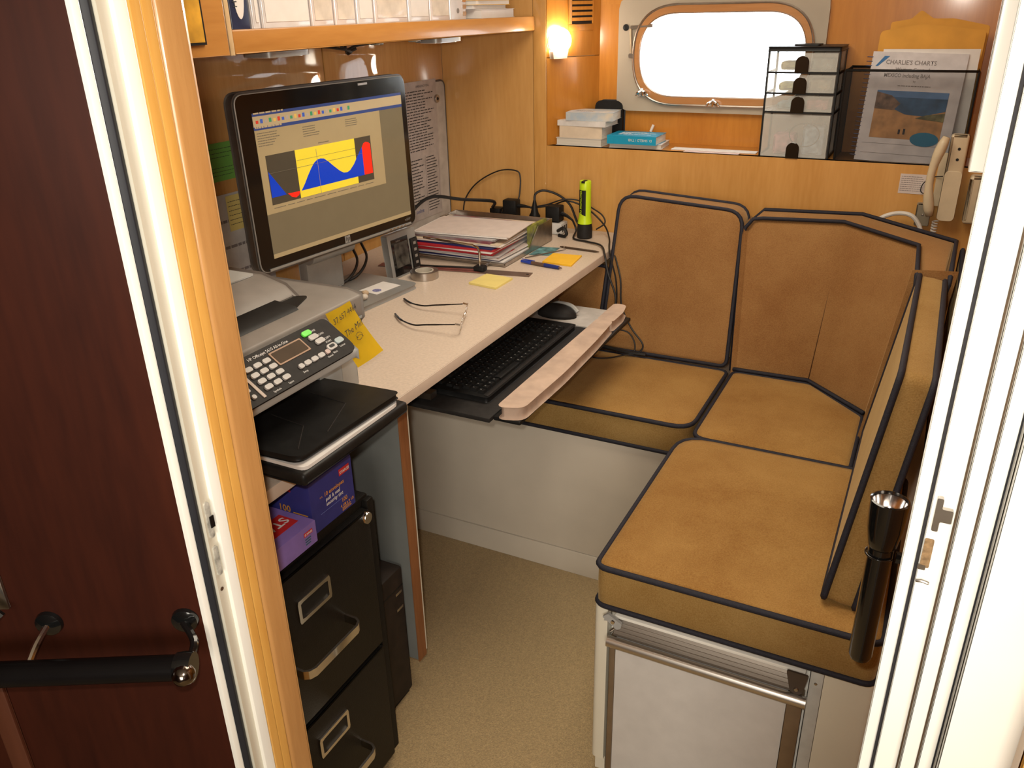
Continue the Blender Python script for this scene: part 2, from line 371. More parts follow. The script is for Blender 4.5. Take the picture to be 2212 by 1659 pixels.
# porthole
wn = struct('window_1', (-0.605, YW, 1.11))
FW = Fr((0, YW, 0), (1, 0, 0), (0, 0, 1), (0, -1, 0))
CX, CZ = -0.604, 1.263; NA = 96
def stadium(w, h): return by_angle(rrect(CX - w / 2, CX + w / 2, CZ - h / 2, CZ + h / 2, h * 0.499, 12), NA, (CX, CZ))
plate_o = by_angle(rrect(-0.905, -0.325, 1.108, 1.418, 0.03, 4), NA, (CX, CZ))
loopring('mounting_plate', plate_o, stadium(0.475, 0.236), 0.0, 0.016, mat('grey_beige_paint', (0.42, 0.36, 0.28), 0.5, var=0.04, scale=6), wn, FW)
loopring('wooden_ring', stadium(0.496, 0.262), stadium(0.462, 0.220), 0.012, 0.024, wood('ring_veneer', (0.50, 0.25, 0.10), (0.38, 0.17, 0.06), 'X', coat=0.6), wn, FW)
loopring('reveal', stadium(0.476, 0.236), stadium(0.462, 0.220), -0.05, 0.013, PAINTW, wn, FW)
bm = bmesh.new(); bm_tube(bm, [FW.p(a, b, 0.024) for a, b in stadium(0.503, 0.268)], 0.003, 6, True); finish('metal_rim', bm, STEEL, wn, 'auto')
bm = bmesh.new(); bm_tube(bm, [FW.p(a, b, 0.022) for a, b in stadium(0.466, 0.224)], 0.0025, 6, True); finish('metal_rim', bm, STEEL, wn, 'auto')
prism('pane', stadium(0.470, 0.230), -0.018, -0.012, GLASS, wn, FW)
def dog(x, z, a):
    """cast window latch: base, swing bolt and wing nut"""
    d = thing('window_latch', FW.p(x, z, 0.016), 'cast chrome wing latch at the %s of the oval porthole' % a, 'latch', 'latches around the porthole')
    box('base', x - 0.012, x + 0.012, z - 0.010, z + 0.006, 0.0158, 0.026, CHROME, d, fr=FW, bev=0.003)
    tube('bolt', [FW.p(x, z - 0.006, 0.024), FW.p(x + 0.004, z + 0.012, 0.036)], 0.0035, CHROME, d)
    for s in (-1, 1): tube('wing', [FW.p(x + 0.004, z + 0.008, 0.034), FW.p(x + 0.004 + s * 0.012, z + 0.002, 0.040), FW.p(x + 0.004 + s * 0.018, z - 0.006, 0.036)], [0.003, 0.0045, 0.0025], CHROME, d, smooth_path=3)
dog(-0.824, 1.160, 'lower left curve'); dog(-0.612, 1.135, 'bottom middle')
hg = thing('window_hinge_arm', FW.p(-0.86, 1.26, 0.016), 'slim bronze stay arm beside the curved end of the porthole', 'stay arm')
tube('arm', [FW.p(-0.862, 1.265, 0.02), FW.p(-0.866, 1.335, 0.02)], 0.004, ALUD, hg); tube('arm', [FW.p(-0.866, 1.338, 0.02), FW.p(-0.80, 1.342, 0.02)], 0.005, STEEL, hg)
lathe('pivot', [(0.007, 0), (0.007, 0.012)], STEEL, FW.p(-0.862, 1.262, 0.0158), (0, -1, 0), hg, 12)
sk = lathe('screw_cap', [(0.009, 0), (0.009, 0.003), (0.006, 0.004)], BLK, FW.p(-0.882, 1.338, 0.016), (0, -1, 0), None, 14)
tag(sk, 'round dark plug in the grey plate left of the porthole', 'plug')
# right wall and the bulkhead with the doorway
sbox('wall_right', 0.25, 0.28, 0.55, 2.6, 0, CEIL, W_WARM)
wf = struct('wall_front', (-1.0, 0.5, 0))
box('bulkhead', -1.7, -0.60, 0.47, 0.5495, 0, CEIL, W_WALL, wf); box('bulkhead', 0.16, 1.3, 0.47, 0.5495, 0, CEIL, W_WALL, wf)
box('header', -0.60, 0.16, 0.47, 0.5495, 1.86, CEIL, PAINT, wf)
# the saloon the photographer stands in
SAL = wood('saloon_teak', (0.10, 0.04, 0.018), (0.06, 0.022, 0.01), 'Z')
sbox('wall_saloon_left', -1.73, -1.7, -1.5, 0.55, 0, CEIL, SAL); sbox('wall_saloon_right', 1.3, 1.33, -1.5, 2.62, 0, CEIL, SAL); sbox('wall_saloon_rear', -1.73, 1.33, -1.53, -1.5, 0, CEIL, SAL)

# ------------------------------------------------------------------ doorway, left side
j1 = struct('trim_1', (-0.59, 0.5, 0)); ZT = 1.86
box('outer_lip', -0.612, -0.5822, 0.4455, 0.4532, 0, ZT, PAINTW, j1, bev=0.0015)
prism('gasket', rounded([(-0.6, 0.4533), (-0.5832, 0.4533), (-0.5795, 0.4585), (-0.5825, 0.4637), (-0.6, 0.4637)], 0.001, 2), 0, ZT, GASKET, j1)
prism('jamb_face', [(-0.612, 0.4638), (-0.5785, 0.4638), (-0.5835, 0.4790), (-0.612, 0.4790)], 0, ZT, PAINT, j1)
box('jamb_edge', -0.612, -0.5785, 0.4791, 0.4919, 0, ZT, PAINTW, j1, bev=0.001)
box('wood_strip', -0.612, -0.5765, 0.4920, 0.5025, 0, ZT, W_TRIMY, j1, bev=0.0008)
box('wood_strip', -0.612, -0.5758, 0.5027, 0.5135, 0, ZT, W_TRIMY, j1, bev=0.0008)
box('casing', -0.612, -0.5735, 0.5136, 0.5460, 0, ZT, W_TRIMB, j1, bev=0.005, seg=4)
FJ = Fr((-0.5802, 0, 0), (0, 1, 0), (0, 0, 1), (1, 0, 0))
def plate(name, y, z, w, h, m, lab, hole=True):
    o = prism('strike_plate', rrect(y - w / 2, y + w / 2, z - h / 2, z + h / 2, w * 0.45, 4), -0.004, 0.0018, m, j1, FJ)
    o['label'] = lab
    if hole: box('latch_hole', y - w * 0.1, y + w * 0.75, z - h * 0.22, z + h * 0.1, 0.0019, 0.0028, BLKG, j1, fr=FJ)
plate('a', 0.4705, 0.950, 0.006, 0.040, mat('chipped_paint_metal', (0.5, 0.48, 0.42), 0.4, var=0.25, scale=90), 'upper strike plate with a dark latch hole')
plate('b', 0.4705, 0.902, 0.006, 0.034, mat('chipped_paint_metal2', (0.55, 0.53, 0.46), 0.4, var=0.25, scale=80), 'lower strike plate with chipped paint', False)
lathe('screw', [(0.0022, 0), (0.0022, 0.001)], STEEL, FJ.p(0.4690, 0.868, 0.0), (1, 0, 0), j1, 10)
# ------------------------------------------------------------------ doorway, right side
j2 = struct('trim_2', (0.06, 0.53, 0))
def rr(px): return 0.0435 + (px - 1974) * (0.1333 - 0.0435) / (2164 - 1974)
def strip(name, p0, p1, y, m, bev=0.001, back=0.56, z0=0): return box(name, rr(p0) * y, rr(p1) * y, y, back + 0.004, z0, ZT, m, j2, bev=bev)
strip('inner_edge', 1968, 2002, 0.561, PAINTW)
strip('gasket', 2001, 2009, 0.5585, DARKLINE, 0)
strip('jamb_face', 2009, 2070, 0.556, PAINTW)
strip('brown_line', 2070, 2079, 0.5555, BROWNLINE, 0)  # shade on the next strip's side, put in as a brown line
strip('jamb_edge', 2077, 2118, 0.546, PAINTW)
strip('brown_line', 2118, 2124, 0.5455, BROWNLINE, 0)
strip('jamb_edge', 2123, 2160, 0.541, PAINTW)
strip('gasket', 2160, 2169, 0.5405, GASKET, 0)
box('outer_lip', rr(2170) * 0.528, 0.125, 0.528, 0.56, 0, ZT, PAINTW, j2, bev=0.002)
box('outer_wood', 0.1155, 0.165, 0.505, 0.5275, 0, ZT, W_TRIMY, j2, bev=0.002)
box('cover_strip', 0.0185, 0.0295, 0.69, 0.712, 1.284, CEIL, PAINTW, j2, bev=0.001); box('cover_strip_web', 0.0296, 0.05, 0.70, 0.712, 1.284, CEIL, PAINTW, j2)
FJ2 = Fr((0, 0.5559, 0), (1, 0, 0), (0, 0, 1), (0, -1, 0))
prism('latch_bolt', rounded([(0.0365, 1.066), (0.0405, 1.066), (0.0405, 1.074), (0.0475, 1.074), (0.0475, 1.084), (0.0405, 1.084), (0.0405, 1.092), (0.0365, 1.092)], 0.001, 2), 0, 0.004, STEEL, j2, FJ2)
prism('bolt_hole', rrect(0.0345, 0.0405, 1.033, 1.057, 0.0015, 3), 0, 0.0008, mat('exposed_brown_wood', (0.28, 0.17, 0.08), 0.8, var=0.2, scale=200), j2, FJ2)
prism('bolt_hole_rim', rrect(0.0335, 0.0385, 1.031, 1.035, 0.0008, 2), 0, 0.0012, STEEL, j2, FJ2)
tube('screw_hook', [FJ2.p(0.0345, 1.021, 0.001), FJ2.p(0.038, 1.0225, 0.002), FJ2.p(0.0425, 1.021, 0.001)], 0.0012, STEEL, j2)

# ------------------------------------------------------------------ the open mahogany door
dd = Vector((math.cos(math.radians(27.3)), math.sin(math.radians(27.3)), 0)); ndr = Vector((dd.y, -dd.x, 0))
FD = Fr((-0.5865, 0.4455, 0), dd, (0, 0, 1), ndr)      # u: 0 at the frame, negative towards the door's free edge
d1 = struct('door_1', FD.p(-0.3, 0, 0))
box('door_leaf', -0.62, -0.001, 0.01, 1.85, -0.035, 0.0, W_MAHOG, d1, fr=FD, bev=0.002)
box('edge_moulding', -0.243, -0.222, 0.012, 0.79, 0.0002, 0.006, wood('mahogany_edge', (0.09, 0.027, 0.013), (0.06, 0.016, 0.008), 'Z', rough=0.4, coat=0.3), d1, fr=FD, bev=0.002)
box('latch_plate', -0.215, -0.188, 0.865, 0.905, 0.0002, 0.004, STEEL, d1, fr=FD, bev=0.0015)
tube('latch_lever', [FD.p(-0.2, 0.89, 0.004), FD.p(-0.2, 0.885, 0.018), FD.p(-0.185, 0.87, 0.02)], 0.004, BLKG, d1)
gr = thing('grab_rail', FD.p(-0.2, 0.80, 0.04), 'black tubular grab rail with chrome ball end on the mahogany door', 'grab rail')
tube('rail', [FD.p(-0.45, 0.8195, 0.05), FD.p(-0.004, 0.8285, 0.05)], 0.0125, mat('black_rail', (0.006, 0.005, 0.005), 0.3, spec=0.12), gr, k=16)
lathe('ball_end', [(0.001, -0.011), (0.006, -0.0095), (0.010, -0.005), (0.0115, 0), (0.010, 0.005), (0.006, 0.0095), (0.001, 0.011)], mat('dark_chrome', (0.22, 0.19, 0.17), 0.15, metal=1.0), FD.p(-0.002, 0.8285, 0.060), ndr, gr, 20)
lathe('collar', [(0.0145, -0.008), (0.0155, 0), (0.0145, 0.008)], BLKG, FD.p(-0.004, 0.8285, 0.05), dd, gr, 20)
lathe('bracket_base', [(0.014, 0), (0.013, 0.004), (0.006, 0.007)], BLKG, FD.p(-0.018, 0.845, 0.0002), ndr, gr, 20)
tube('bracket_arm', [FD.p(-0.018, 0.845, 0.005), FD.p(-0.002, 0.838, 0.025), FD.p(-0.002, 0.830, 0.045)], 0.004, BLKG, gr, smooth_path=4)
lathe('bracket_base', [(0.014, 0), (0.013, 0.004), (0.006, 0.007)], BLKG, FD.p(-0.155, 0.845, 0.0002), ndr, gr, 20)
tube('bracket_arm', [FD.p(-0.155, 0.845, 0.005), FD.p(-0.158, 0.838, 0.025), FD.p(-0.16, 0.826, 0.045)], 0.0035, CHROME, gr, smooth_path=4)

# ================================================================== settee
def cushion(name, poly, fr, t, m, label, rad=0.03, puff=0.008, group='settee cushions', piping=True, m_side=None, pr=0.0054):
    """boxed cushion with welted edges"""
    P = rounded(poly, rad, 5)
    dense = []
    for i in range(len(P)):
        a = Vector(P[i]); b = Vector(P[(i + 1) % len(P)]); k = max(1, int((b - a).length / 0.03))
        for j in range(k): dense.append(a.lerp(b, j / k))
    n = len(dense); c = sum(dense, Vector((0, 0))) / n
    root = thing(name, fr.p(c.x, c.y, 0), label, 'cushion', group)
    bm = bmesh.new()
    rings = [(0.96, 0.0), (0.992, 0.002), (1.0, 0.008), (1.004, t * 0.5), (1.0, t - 0.006), (0.992, t), (0.93, t + puff * 0.45), (0.75, t + puff * 0.85), (0.45, t + puff), (0.15, t + puff)]
    R = []
    for s, h in rings:
        R.append([bm.verts.new(fr.p(c.x + (p.x - c.x) * s, c.y + (p.y - c.y) * s, h)) for p in dense])
    for A, B in zip(R, R[1:]):
        for j in range(n): bm.faces.new((A[j], A[(j + 1) % n], B[(j + 1) % n], B[j]))
    bm.faces.new(R[0][::-1]); bm.faces.new(R[-1])
    if m_side:
        for f in bm.faces:
            cc = f.calc_center_median(); h = (cc - fr.o).dot(fr.n)
            if 0.001 < h < t - 0.002: f.material_index = 1
    finish('cover', bm, m, root, True, [m] + ([m_side] if m_side else []))
    if piping:
        for h in (t - 0.002, 0.006):
            bm = bmesh.new(); bm_tube(bm, [fr.p(c.x + (p.x - c.x) * 1.002, c.y + (p.y - c.y) * 1.002, h) for p in dense], pr, 6, True); finish('piping', bm, PIPE, root, True)
    return root
FS = Fr((0, 0, 0.4245), (1, 0, 0), (0, 1, 0), (0, 0, 1))
cushion('seat_cushion', [(-0.418, 1.112), (0.045, 1.112), (0.045, 1.640), (-0.418, 1.640)], FS, 0.088, VEL, 'large gold velvet seat cushion on top of the small fridge', [0.022, 0.02, 0.01, 0.07], 0.006, m_side=VELO)
cushion('seat_cushion', [(-0.398, 1.652), (-0.062, 1.652), (-0.064, 1.910), (-0.203, 2.052), (-0.398, 2.052)], FS, 0.082, VEL, 'corner gold velvet seat cushion with one slanted edge', [0.035, 0.01, 0.01, 0.01, 0.02], 0.008, m_side=VELO)
cushion('seat_cushion', [(-1.19, 1.690), (-0.413, 1.690), (-0.413, 2.048), (-1.19, 2.048)], FS, 0.082, VEL, 'long gold velvet seat cushion running under the keyboard tray', [0.02, 0.05, 0.02, 0.02], 0.008, m_side=VELO)
# back rests lean on the panel behind
vb = Vector((0, 0.135, 0.40)).normalized(); nb = Vector((1, 0, 0)).cross(vb)   # nb points to the room
FB = Fr((0, 2.055 + 0.085, 0.516), (1, 0, 0), vb, (0, -1, 0))
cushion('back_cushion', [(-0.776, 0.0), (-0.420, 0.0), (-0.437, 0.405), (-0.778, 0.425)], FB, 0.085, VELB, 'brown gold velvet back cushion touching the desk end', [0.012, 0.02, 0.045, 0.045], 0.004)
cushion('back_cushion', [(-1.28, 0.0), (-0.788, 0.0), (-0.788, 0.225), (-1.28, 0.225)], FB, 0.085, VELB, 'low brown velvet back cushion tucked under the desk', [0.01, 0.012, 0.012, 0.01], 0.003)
# corner back cushion, folded round the corner
cb = thing('back_cushion', (-0.2, 2.15, 0.50), 'brown gold velvet back cushion folded into the settee corner', 'cushion', 'settee cushions')
ST = [((-0.404, 2.058), (-0.432, 2.180)), ((-0.380, 2.058), (-0.400, 2.190)), ((-0.21, 2.062), (-0.188, 2.195)), ((-0.062, 1.922), (-0.012, 2.055)), ((-0.052, 1.80), (-0.004, 1.832))]
BK = [((-0.404, 2.135), (-0.432, 2.262)), ((-0.380, 2.135), (-0.400, 2.275)), ((-0.18, 2.135), (-0.155, 2.280)), ((0.02, 1.96), (0.062, 2.105)), ((0.02, 1.80), (0.056, 1.832))]
ZB, ZTOP = 0.505, [0.855, 0.886, 0.893, 0.886, 0.880]
bm = bmesh.new(); rows = []
def sec(i):
    (fb, ft), (bb, bt) = ST[i], BK[i]
    return [Vector((*fb, ZB)), Vector((*ft, ZTOP[i])), Vector((*bt, ZTOP[i] + 0.004)), Vector((*bb, ZB))]
SEC = [sec(i) for i in range(5)]
for q in SEC: rows.append([bm.verts.new(p) for p in q])
for A, B in zip(rows, rows[1:]):
    for j in range(4): bm.faces.new((A[j], A[(j + 1) % 4], B[(j + 1) % 4], B[j]))
bm.faces.new(rows[0]); bm.faces.new(rows[-1][::-1])
bm.normal_update()
bmesh.ops.bevel(bm, geom=[e for e in bm.edges if e.calc_face_angle(0) > 1.0], offset=0.012, segments=3, affect='EDGES', profile=0.5)
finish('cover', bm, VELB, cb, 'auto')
def welt(pts, r=0.0054): 
    bm = bmesh.new(); bm_tube(bm, pts, r, 6); finish('piping', bm, PIPE, cb, True)
def mixp(a, b, t): return a.lerp(b, t)
off = Vector((-0.001, -0.003, 0.002))
def corner_path(a, b, c, r=0.03): return [a, b + (a - b).normalized() * r, b + (a - b).normalized() * r * 0.3 + (c - b).normalized() * r * 0.3, b + (c - b).normalized() * r, c]
fp = [SEC[0][0], SEC[0][1] + V(0, 0, -0.02), SEC[0][1] + V(0.006, 0, 0.006), SEC[1][1] + V(-0.01, 0, -0.004), SEC[1][1] + V(0.015, 0, 0), SEC[2][1], SEC[3][1], SEC[4][1], SEC[4][1] + V(0.004, 0, -0.08)]
welt([p + off for p in fp])
welt([SEC[0][0] + V(0.004, 0, 0.006) + off, SEC[1][0] + V(0, 0, 0.006) + off, SEC[2][0] + V(0, 0, 0.006) + off, SEC[3][0] + V(0, 0, 0.006) + off])
sm_ = bmesh.new(); bm_tube(sm_, [SEC[2][0] + V(0, -0.0005, 0.004), SEC[2][1] + V(0, -0.0005, -0.01)], 0.0012, 5); finish('seam', sm_, mat('dark_seam_thread', (0.10, 0.045, 0.015), 0.9), cb, True)  # dark brown thread along the seam at the fold
welt([SEC[0][3], SEC[0][2], SEC[1][2] + V(0, 0, 0.001), SEC[2][2] + V(0, 0, 0.001), SEC[3][2] + V(0, 0, 0.001), SEC[4][2], SEC[4][2] + V(0, 0, -0.08)])
# bolster along the right side
vr = Vector((0.053, 0, 0.372)).normalized()
FR_ = Fr((-0.053 + 0.056, 1.165, 0.5195), (0, 1, 0), vr, (-vr.z, 0, vr.x))
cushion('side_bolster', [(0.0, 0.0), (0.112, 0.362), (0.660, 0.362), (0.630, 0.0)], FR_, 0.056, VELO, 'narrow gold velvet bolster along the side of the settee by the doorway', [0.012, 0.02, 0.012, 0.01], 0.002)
FR2 = Fr((0.075, 1.75, 0.508), (0, 1, 0), (0, 0, 1), (-1, 0, 0))
cushion('side_cushion', [(0.0, 0.0), (0.0, 0.36), (0.30, 0.375), (0.30, 0.0)], Fr((0.135, 1.78, 0.508), (0, 1, 0), (0, 0, 1), (-1, 0, 0)), 0.06, VELO, 'second gold velvet cushion wedged behind the bolster', [0.01, 0.02, 0.02, 0.01], 0.003)

# settee base
sb = thing('settee_base', (-0.6, 1.9, 0), 'off white settee box with a low plinth under the cushions', 'settee base')
box('front_panel', -1.26, -0.42, 1.697, 1.715, 0.0715, 0.4235, BASEW, sb, bev=0.0008)
box('plinth', -1.26, -0.42, 1.694, 1.715, 0.0, 0.0700, BASEW, sb, bev=0.0008)
box('deck', -1.26, 0.24, 1.715, 2.34, 0.40, 0.4230, BASEW, sb)
box('side_panel', -0.425, -0.41, 1.16, 1.697, 0.0, 0.4235, PAINT, sb)
box('deck', -0.41, 0.24, 1.16, 1.697, 0.408, 0.4235, BASEW, sb)
prism('corner_post', rounded([(-0.425, 1.125), (-0.398, 1.125), (-0.398, 1.16), (-0.425, 1.16)], [0.018, 0.001, 0.001, 0.001], 5), 0.04, 0.4235, PAINT, sb)
box('corner_foot', -0.418, -0.398, 1.135, 1.16, 0, 0.0399, PAINT, sb)
box('fridge_surround', -0.0485, -0.028, 1.128, 1.16, 0, 0.4235, mat('pale_grey_trim', (0.52, 0.52, 0.48), 0.4), sb, bev=0.001)
prism('end_block', rounded([(-0.0275, 1.128), (0.05, 1.128), (0.05, 1.16), (-0.0275, 1.16)], [0.001, 0.012, 0.001, 0.001], 4), 0, 0.4225, PAINT, sb)
box('end_block_wall', 0.05, 0.24, 1.14, 1.16, 0, 0.4225, PAINT, sb)
lathe('screw', [(0.0028, 0), (0.0022, 0.001)], STEEL, (-0.0385, 1.128, 0.385), (0, -1, 0), sb, 10)
# fridge
fg = thing('fridge', (-0.22, 1.2, 0), 'built-in white fridge with brushed aluminium handle bar under the seat', 'fridge')
box('body', -0.3965, -0.050, 1.145, 1.62, 0.012, 0.405, PAINTW, fg)
box('door_panel', -0.381, -0.0785, 1.126, 1.1445, 0.015, 0.3525, mat('fridge_white', (0.60, 0.575, 0.545), 0.45, var=0.02), fg)
for x0, x1 in ((-0.392, -0.3815), (-0.078, -0.053)): box('door_frame', x0, x1, 1.122, 1.1445, 0.015, 0.3525, ALUD, fg, bev=0.001)  # aluminium frame, its shade put into the brown colour
prism('top_channel', rounded([(1.1445, 0.357), (1.127, 0.357), (1.122, 0.362), (1.140, 0.397), (1.1445, 0.397)], 0.002, 2), -0.385, -0.056, mat('dull_aluminium', (0.30, 0.26, 0.22), 0.45, metal=0.8, var=0.06, stretch=(0.02, 1, 1), scale=300), fg, Fr((0, 0, 0), (0, 1, 0), (0, 0, 1), (1, 0, 0)))
for i in range(4): box('channel_rib', -0.384, -0.057, 1.1225 + i * 0.0035, 1.1235 + i * 0.0035, 0.3605 + i * 0.0065, 0.3645 + i * 0.0065, MATS['dull_aluminium'], fg)
hb = tube('handle_bar', [(-0.393, 1.114, 0.352), (-0.048, 1.114, 0.352)], 0.0105, ALU, fg, k=20)
box('top_seal', -0.385, -0.056, 1.126, 1.1445, 0.3975, 0.4040, PAINTW, fg, bev=0.001)
prism('end_bracket', rounded([(-0.085, 0.405), (-0.050, 0.405), (-0.056, 0.365), (-0.066, 0.360), (-0.076, 0.366)], 0.004, 3), 0.0, 0.004, mat('dark_bracket', (0.07, 0.05, 0.035), 0.5), fg, Fr((0, 1.121, 0), (1, 0, 0), (0, 0, 1), (0, -1, 0)))
lathe('rivet', [(0.004, 0), (0.003, 0.002)], STEEL, (-0.066, 1.1165, 0.372), (0, -1, 0), fg, 12)
lt = thing('door_catch', (-0.39, 1.118, 0.385), 'grey plastic turn catch at the top corner of the fridge door', 'catch')
FC = Fr((-0.386, 1.120, 0.398), (0.85, 0, -0.52), (0.52, 0, 0.85), (0, -1, 0))
prism('catch_plate', rounded([(-0.018, -0.006), (-0.012, -0.006), (-0.012, -0.011), (-0.007, -0.006), (0.016, -0.009), (0.020, 0.0), (0.016, 0.009), (-0.014, 0.008)], 0.002, 2), 0.0, 0.006, GREYL, lt, FC)
lathe('screw', [(0.0045, 0), (0.0035, 0.002)], CHROME, FC.p(0.002, 0.0, 0.006), (0, -1, 0), lt, 12)
tube('pin', [FC.p(0.012, -0.006, 0.003), FC.p(0.010, -0.022, 0.003)], 0.0025, STEEL, lt)

# ================================================================== desk
DZ = 0.77
dk = thing('desk', (-1.1, 1.4, 0), 'long cream laminate desk along the panelled wall with a brown edged support', 'desk')
box('desktop', -1.4265, -0.7925, 0.551, 2.3435, 0.748, DZ, LAMIN, dk)
box('front_edge', -0.7924, -0.790, 0.551, 2.3435, 0.748, DZ, LAMEDGE, dk, bev=0.0006)
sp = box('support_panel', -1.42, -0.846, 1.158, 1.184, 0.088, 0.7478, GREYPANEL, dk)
box('raw_edge', -0.8459, -0.842, 1.156, 1.1845, 0.086, 0.7478, W_EDGE, sp, bev=0.001)
box('white_edge_line', -0.8459, -0.8416, 1.1846, 1.187, 0.10, 0.7478, PAINT, sp)

# ------------------------------------------------------------------ monitor
RZ = 1.479; TL = -0.02
_mx = Vector((math.cos(RZ), math.sin(RZ), 0)); _my = Vector((-math.sin(RZ), math.cos(RZ), 0))
_mz = Vector((-_my.x * math.sin(TL), -_my.y * math.sin(TL), math.cos(TL)))
FM = Fr((-1.196, 1.496, 1.082), _mx, _mz, _mx.cross(_mz))       # n towards the viewer
mo = thing('computer_monitor', (-1.22, 1.5, DZ), 'wide black framed computer monitor showing a blue and yellow tide chart', 'monitor')
prism('back_shell', rrect(-0.256, 0.258, -0.176, 0.175, 0.022), -0.026, -0.004, mat('dark_silver_plastic', (0.10, 0.095, 0.09), 0.35, metal=0.4), mo, FM, bev=0.005)
prism('bezel', rrect(-0.254, 0.256, -0.174, 0.173, 0.020), -0.0038, 0.0, BLKG, mo, FM, bev=0.0015)
bm = bmesh.new(); bm_tube(bm, [FM.p(a, b, -0.002) for a, b in rrect(-0.2555, 0.2575, -0.1755, 0.1745, 0.021)], 0.0022, 6, True); finish('silver_rim', bm, SILV, mo, True)
box('speaker_bar', -0.235, 0.235, -0.1745, -0.1705, 0.0, 0.003, SILV, mo, fr=FM)
def scr(n, c, e=1.0): return mat('screen_' + n, c, 0.1, emit=e, var=0.01, coat=0.0, spec=0.4)
EM = 0.36
sc = box('screen', -0.219, 0.240, -0.152, 0.1385, 0.0002, 0.0006, scr('grey', (0.14, 0.115, 0.07), EM), mo, fr=FM)
def sq(name, a0, a1, b0, b1, m, lvl=1): return box(name, a0, a1, b0, b1, 0.0006, 0.0006 + 0.0003 * lvl, m, sc, fr=FM)
TAN = scr('tan', (0.31, 0.24, 0.13), EM); TANL = scr('tan_light', (0.38, 0.30, 0.18), EM); SBLUE = scr('bar_blue', (0.035, 0.055, 0.17), EM)
SDARK = scr('dark', (0.06, 0.05, 0.035), EM); SYEL = scr('yellow', (0.60, 0.47, 0.035), 0.6); SB = scr('blue', (0.006, 0.035, 0.36), 0.7); SR = scr('red', (0.70, 0.02, 0.01), 0.7); SINK = scr('ink', (0.12, 0.10, 0.07), 0.5)
sq('title_bar', -0.219, 0.240, 0.1325, 0.1385, SBLUE); sq('tool_bar', -0.219, 0.240, 0.1125, 0.1325, TANL); sq('title_bar', -0.219, 0.240, 0.106, 0.1125, SBLUE)
sq('window_area', -0.219, 0.157, -0.0605, 0.106, TAN); sq('task_bar', -0.219, 0.240, -0.152, -0.143, TAN)
cols = [(0.5, 0.05, 0.03), (0.05, 0.25, 0.12), (0.05, 0.1, 0.4), (0.6, 0.4, 0.1), (0.35, 0.3, 0.25)]
for i in range(24):
    x = -0.212 + i * 0.0115; sq('tool_icon', x, x + 0.0065, 0.1185, 0.1185 + 0.006 + 0.002 * (i % 2), scr('icon%d' % (i * 7 % 5), cols[i * 7 % 5], EM), 2)
def spoly(name, pts, m, lvl): return prism(name, pts, 0.0006, 0.0006 + 0.0003 * lvl, m, sc, FM, smooth=False)
sq('chart_field', -0.2015, 0.1165, -0.0435, 0.0555, SDARK, 2); sq('daylight_band', -0.1212, 0.0617, -0.0435, 0.0555, SYEL, 3)
spoly('tide_curve', [(-0.2, 0.0234), (-0.160, -0.0285), (-0.2, -0.0285)], SB, 4)
spoly('tide_curve', [(-0.156, -0.0275), (-0.121, -0.0285), (-0.126, -0.036), (-0.135, -0.0395), (-0.145, -0.037)], SR, 4)
spoly('tide_curve', [(-0.117, -0.0285), (-0.105, -0.016), (-0.093, -0.001), (-0.080, 0.0135), (-0.070, 0.0225), (-0.060, 0.0275), (-0.050, 0.0285), (-0.040, 0.0268), (-0.028, 0.019), (-0.012, 0.006), (0.004, -0.006), (0.016, -0.0125), (0.028, -0.0135), (0.038, -0.0105), (0.052, 0.000), (0.066, 0.015), (0.084, 0.0333), (0.084, -0.0285)], SB, 4)
spoly('tide_curve', [(0.0845, -0.0285), (0.0845, 0.033), (0.091, 0.041), (0.099, 0.0435), (0.107, 0.0415), (0.113, 0.037), (0.1135, -0.0285)], SR, 4)
sq('grid_line', -0.0605, -0.0598, -0.0435, 0.05, TAN, 5); sq('grid_line', -0.2015, 0.0845, 0.0195, 0.0201, SINK, 5); sq('grid_line', -0.12, 0.0617, 0.034, 0.0344, SINK, 5)
printed('screen_text', Fr(FM.p(-0.214, 0.070, 0.0009), FM.u, FM.v), SINK, sc, 0.06, 0.034, 6, 0.3); printed('screen_text', Fr(FM.p(-0.09, 0.074, 0.0009), FM.u, FM.v), SINK, sc, 0.05, 0.028, 5, 0.3); printed('screen_text', Fr(FM.p(0.04, 0.08, 0.0009), FM.u, FM.v), SINK, sc, 0.04, 0.022, 4, 0.3)
printed('screen_text', Fr(FM.p(-0.05, 0.056, 0.0009), FM.u, FM.v), SINK, sc, 0.035, 0.008, 1, 0.4); printed('screen_text', Fr(FM.p(-0.198, -0.056, 0.0009), FM.u, FM.v), SINK, sc, 0.31, 0.01, 1, 0.25, jag=0)
printed('screen_text', Fr(FM.p(-0.216, 0.1333, 0.0009), FM.u, FM.v), TANL, sc, 0.12, 0.006, 1, 1.0); printed('screen_text', Fr(FM.p(-0.216, 0.1065, 0.0009), FM.u, FM.v), TANL, sc, 0.08, 0.006, 1, 1.0)
box('logo_plate', -0.004, 0.013, -0.1695, -0.1535, 0.0002, 0.0008, SILV, mo, fr=FM); text('logo_letters', 'hp', 0.014, Fr(FM.p(-0.0025, -0.1645, 0), FM.u, FM.v), BLK, mo, 0.0011, shear=0.3)
text('model_letters', 'w2207', 0.008, Fr(FM.p(0.215, -0.164, 0), FM.u, FM.v), SILV, mo, 0.0004)
for i in range(5): box('button', 0.150 + i * 0.014, 0.157 + i * 0.014, -0.1735, -0.1715, 0.003, 0.0042, CHROME, mo, fr=FM)
box('webcam_bar', 0.095, 0.125, 0.1655, 0.1700, 0.0, 0.0012, STEEL, mo, fr=FM)
